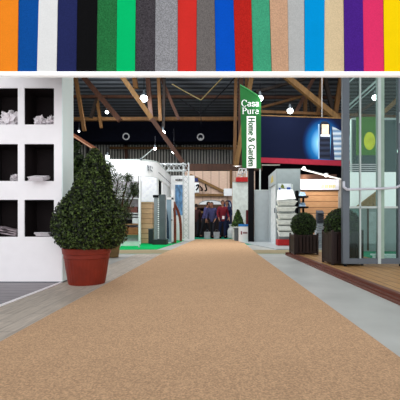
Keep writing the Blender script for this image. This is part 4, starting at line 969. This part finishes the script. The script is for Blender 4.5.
def person(label, px, Yp, rot, top_c, leg_c, bow=0.0, stride=.15, hair=M_hair, h=1.72, armfwd=.1, facing=0):
    g = h / 1.75
    t = thing('person', label, 'person', (X(px, Yp), Yp, .006)); t.rotation_euler = (0, 0, rot); t.scale = (g, g, g)
    sb, cb = math.sin(bow), math.cos(bow)
    def up(d, x=0, f=0): return (x, -(d * sb) - f * cb, .93 + d * cb - f * sb)    # along the (leaning) spine; figure faces -Y
    pel = (0, 0, .93)
    legs = {}
    for s_ in (-1, 1):
        f = stride * s_
        legs[s_] = [(s_ * .09, 0, .88), (s_ * .10, -f * .55 - .02, .49), (s_ * .10, -f + .03 , .10 + (.03 if s_ < 0 else 0)), (s_ * .10, -f - .12, .035)]
    hands = {}; arms = {}
    for s_ in (-1, 1):
        sh = up(.50, s_ * .19); el = up(.22, s_ * .27, armfwd * .5 * -s_ + .02); wr = up(.0, s_ * .25, armfwd + .12)
        arms[s_] = (sh, el, wr)
    T0, T1, T2 = (.11, .08), (.11, .08), (.13, .085)
    ch = [[(pel, T0), (up(.2), T1), (up(.42), T2), (up(.52), .06), (up(.58), .055), (up(.66, 0, .02), .075), (up(.75, 0, .025), .085), (up(.83, 0, .01), .06)]]
    ch[0] = [(c, r) for c, r in ch[0]]
    for s_ in (-1, 1):
        L_ = legs[s_]; ch.append([(pel, T0), (L_[0], .075), (L_[1], .05), (L_[2], .04), (L_[3], .035)])
        sh, el, wr = arms[s_]; ch.append([(up(.42), T2), (sh, .045), (el, .042), (wr, .028)])
        d = (Vector(wr) - Vector(el)).normalized(); w = Vector(wr); pm = w + d * .07
        ch.append([(wr, .028), (tuple(pm), (.036, .02))])
        for k in range(4):
            off = Vector((0, (k - 1.5) * .019, 0)); ln = [.06, .075, .07, .055][k]
            ch.append([(tuple(pm), (.036, .02)), (tuple(pm + off + d * .03), .009), (tuple(pm + off + d * (.03 + ln * .5) + Vector((-s_ * .006, 0, 0))), .008), (tuple(pm + off + d * (.03 + ln) + Vector((-s_ * .02, 0, 0))), .007)])
        ch.append([(wr, .028), (tuple(w + d * .03 + Vector((-s_ * .01, -.032, 0))), .011), (tuple(w + d * .07 + Vector((-s_ * .015, -.045, 0))), .009)])
    skin('body', ch, M_skin, t)
    hd = Vector(up(.73, 0, .025)); fw = Vector((0, -cb, -sb))
    mb = MB(); mb.ball(hd + fw * .088 + Vector((0, 0, -.01)), .016, (.7, 1.2, 1.2), 2)
    for s_ in (-1, 1): mb.ball(hd + Vector((s_ * .083, 0, -.005)), .022, (.4, .8, 1.3), 2)
    mb.bar(hd + fw * .083 + Vector((-.02, 0, -.05)), hd + fw * .083 + Vector((.02, 0, -.05)), .008); mb2 = MB()
    o = mb.build('facial_features', mat('skin rosy', rgb(186, 124, 104)), None, smooth=True); o.parent = t
    for s_ in (-1, 1): mb2.ball(hd + fw * .08 + Vector((s_ * .03, 0, .012)), .011, (1, .6, .7), 2)
    o = mb2.build('eyes', M_black, None, smooth=True); o.parent = t
    b = bmesh.new(); bmesh.ops.create_icosphere(b, subdivisions=3, radius=.1)
    bmesh.ops.delete(b, geom=[v for v in b.verts if v.co.y < -.03 and v.co.z < .045 or v.co.z < -.055], context='VERTS')
    bmesh.ops.scale(b, vec=(.96, 1.08, 1.15), verts=b.verts)
    mb = MB(); mb.join(b, Matrix.Translation(hd + Vector((0, .01, .01)) - fw * .005)); o = mb.build('hair', hair, None, smooth=True); o.parent = t
    # clothes
    ch = [[(up(-.17), (.18, .145)), (up(-.05), (.175, .14)), (up(.15), (.16, .125)), (up(.4), (.185, .13)), (up(.515), (.085, .075))]]
    for s_ in (-1, 1):
        sh, el, wr = arms[s_]; e2 = Vector(el).lerp(Vector(wr), .85)
        ch.append([(up(.4), (.185, .13)), (sh, .075), (el, .058), (tuple(e2), .045)])
    skin('jacket', ch, top_c, t)
    ch = [[((0, 0, 1.05), (.14, .115)), ((0, 0, .90), (.155, .125))]]
    for s_ in (-1, 1):
        L_ = legs[s_]; a = Vector(L_[2]); ch.append([((0, 0, .90), (.155, .125)), (L_[0][:2] + (.83,), .105), (L_[1], .075), (tuple(a + Vector((0, .01, -.035))), .068)])
    skin('trousers', ch, leg_c, t)
    for s_ in (-1, 1):
        L_ = legs[s_]; a, b_ = Vector(L_[2]), Vector(L_[3])
        skin('shoe', [[((a.x, a.y + .07, .05), .055), ((a.x, a.y - .05, .05), .062), ((a.x, a.y - .19, .045), .055)]], M_black, t)
    return t
c_pur = mat('violet cloth', rgb(80, 76, 122), .8, var=.15); c_pur2 = mat('dusk blue cloth', rgb(66, 66, 108), .8, var=.15)
c_dk = mat('dark cloth', rgb(30, 28, 36), .85); c_red = mat('wine red cloth', rgb(118, 24, 40), .8); c_br = mat('brown cloth', rgb(60, 30, 30), .85)
c_navy = mat('navy cloth', rgb(26, 34, 66), .85); c_gy = mat('grey cloth', rgb(120, 116, 124), .85)
person('person in dark brown coat standing at the stall opening edge', 196, 17.0, 2.9, c_br, c_dk, 0, .08, h=1.6)
person('person in violet jacket leaning forward in front of the dark stall', 204.5, 16.5, 1.2, c_pur, c_dk, .28, .16, h=1.7)
person('person in dusky blue jacket walking beside the violet jacket', 212.8, 15.9, -.5, c_pur2, c_dk, .15, .18, h=1.62)
person('person in wine red top and navy trousers walking with papers', 222.5, 15.7, .3, c_red, c_navy, .03, .12, h=1.68)
person('person in navy coat standing behind the wine red top', 227, 16.5, -.6, c_navy, c_navy, .0, .08, h=1.72)
for px, lab in ((207.2, 'pale shopping bag on the teal carpet by the violet jacket'), (216.6, 'pale shopping bag on the teal carpet near the wine red top')):
    Yq = 15.3; t = thing('shopping_bag', lab, 'bag', (X(px, Yq), Yq, .006), 'pale shopping bags')
    w = 3.1 * Yq / F; b = MB(); z1 = .006 + .30
    b.poly([(X(px, Yq) - w * .9, Yq, .008), (X(px, Yq) + w * .9, Yq, .008), (X(px, Yq) + w, Yq - .02, z1), (X(px, Yq) - w, Yq - .02, z1)], (0, .10, 0)); b.build('sack', mat('bag pale', rgb(176, 172, 180), .6, var=.2), t)
    cpt = Vector((X(px, Yq), Yq + .03, z1))
    MB().tube([cpt + Vector((math.cos(a) * .07, 0, math.sin(a) * .10)) for a in [i * math.pi / 8 for i in range(9)]], .006, 6).build('handle', mat('bag grey', rgb(120, 118, 124)), t)
tag(MB().box(-.05, .05, -.01, .01, 0, .13).build('paper_sheaf', M_paper), 'white papers held by the wine red top person', 'paper')
bpy.data.objects[-1] if False else None
o = [q for q in C.objects if q.name.startswith('paper_sheaf')][0]; o.location = P(223.3, 219, 15.42)
# white churn beside
t = thing('white_churn', 'pale rounded milk churn standing right of the navy sign', 'churn', P(231.5, 237, 16))
MB().lathe([(.12, .006), (.16, .05), (.17, .35), (.13, .45), (.08, .5), (.08, .58), (.1, .6)], (X(231.3, 15.4), 15.4, 0), 24).build('vessel', mat('churn', rgb(200, 204, 206), .4), t, smooth=True)
MB().lathe([(.105, .6), (.105, .63), (.03, .65)], (X(231.3, 15.4), 15.4, 0), 24).build('lid', M_lgrey, t)

# ------------------------------------------------------------------ lights, world, camera
def area(loc, size, power, rot=(0, 0, 0), col=(1, 1, 1)):  # area lights without fixtures, added to brighten the hall and stands
    l = bpy.data.lights.new('hall_fill', 'AREA'); l.shape = 'RECTANGLE'; l.size, l.size_y = size; l.energy = power; l.color = col
    o = bpy.data.objects.new('hall_fill', l); C.objects.link(o); o.location = loc; o.rotation_euler = rot
area((0, 11.5, 7.2), (9, 3), 480, (math.radians(12), 0, 0), (.96, .98, 1))
area((-3, 7.4, 6.8), (4, 1.2), 180, (0, 0, 0))
area((2.2, 9.6, 3.6), (2.6, .5), 60, (math.radians(50), 0, 0), (1, .96, .9))
area((-3.4, 9.4, 3.4), (2.4, .4), 40, (math.radians(55), 0, 0))
w = bpy.data.worlds.new('World'); bpy.context.scene.world = w; w.use_nodes = True
w.node_tree.nodes['Background'].inputs[0].default_value = (.95, .97, 1, 1); w.node_tree.nodes['Background'].inputs[1].default_value = 1.6
cam = bpy.data.cameras.new('camera'); co = bpy.data.objects.new('camera', cam); C.objects.link(co); bpy.context.scene.camera = co
co.location = (0, 0, H); co.rotation_euler = (math.radians(90), 0, 0)
cam.sensor_width = 36; cam.sensor_fit = 'HORIZONTAL'; cam.lens = 36 * F / 400
cam.shift_x = (200 - VX) / 400; cam.shift_y = (VY - 200) / 400; cam.clip_start = .05
sc = bpy.context.scene
sc.view_settings.view_transform = 'Standard'; sc.view_settings.look = 'None'
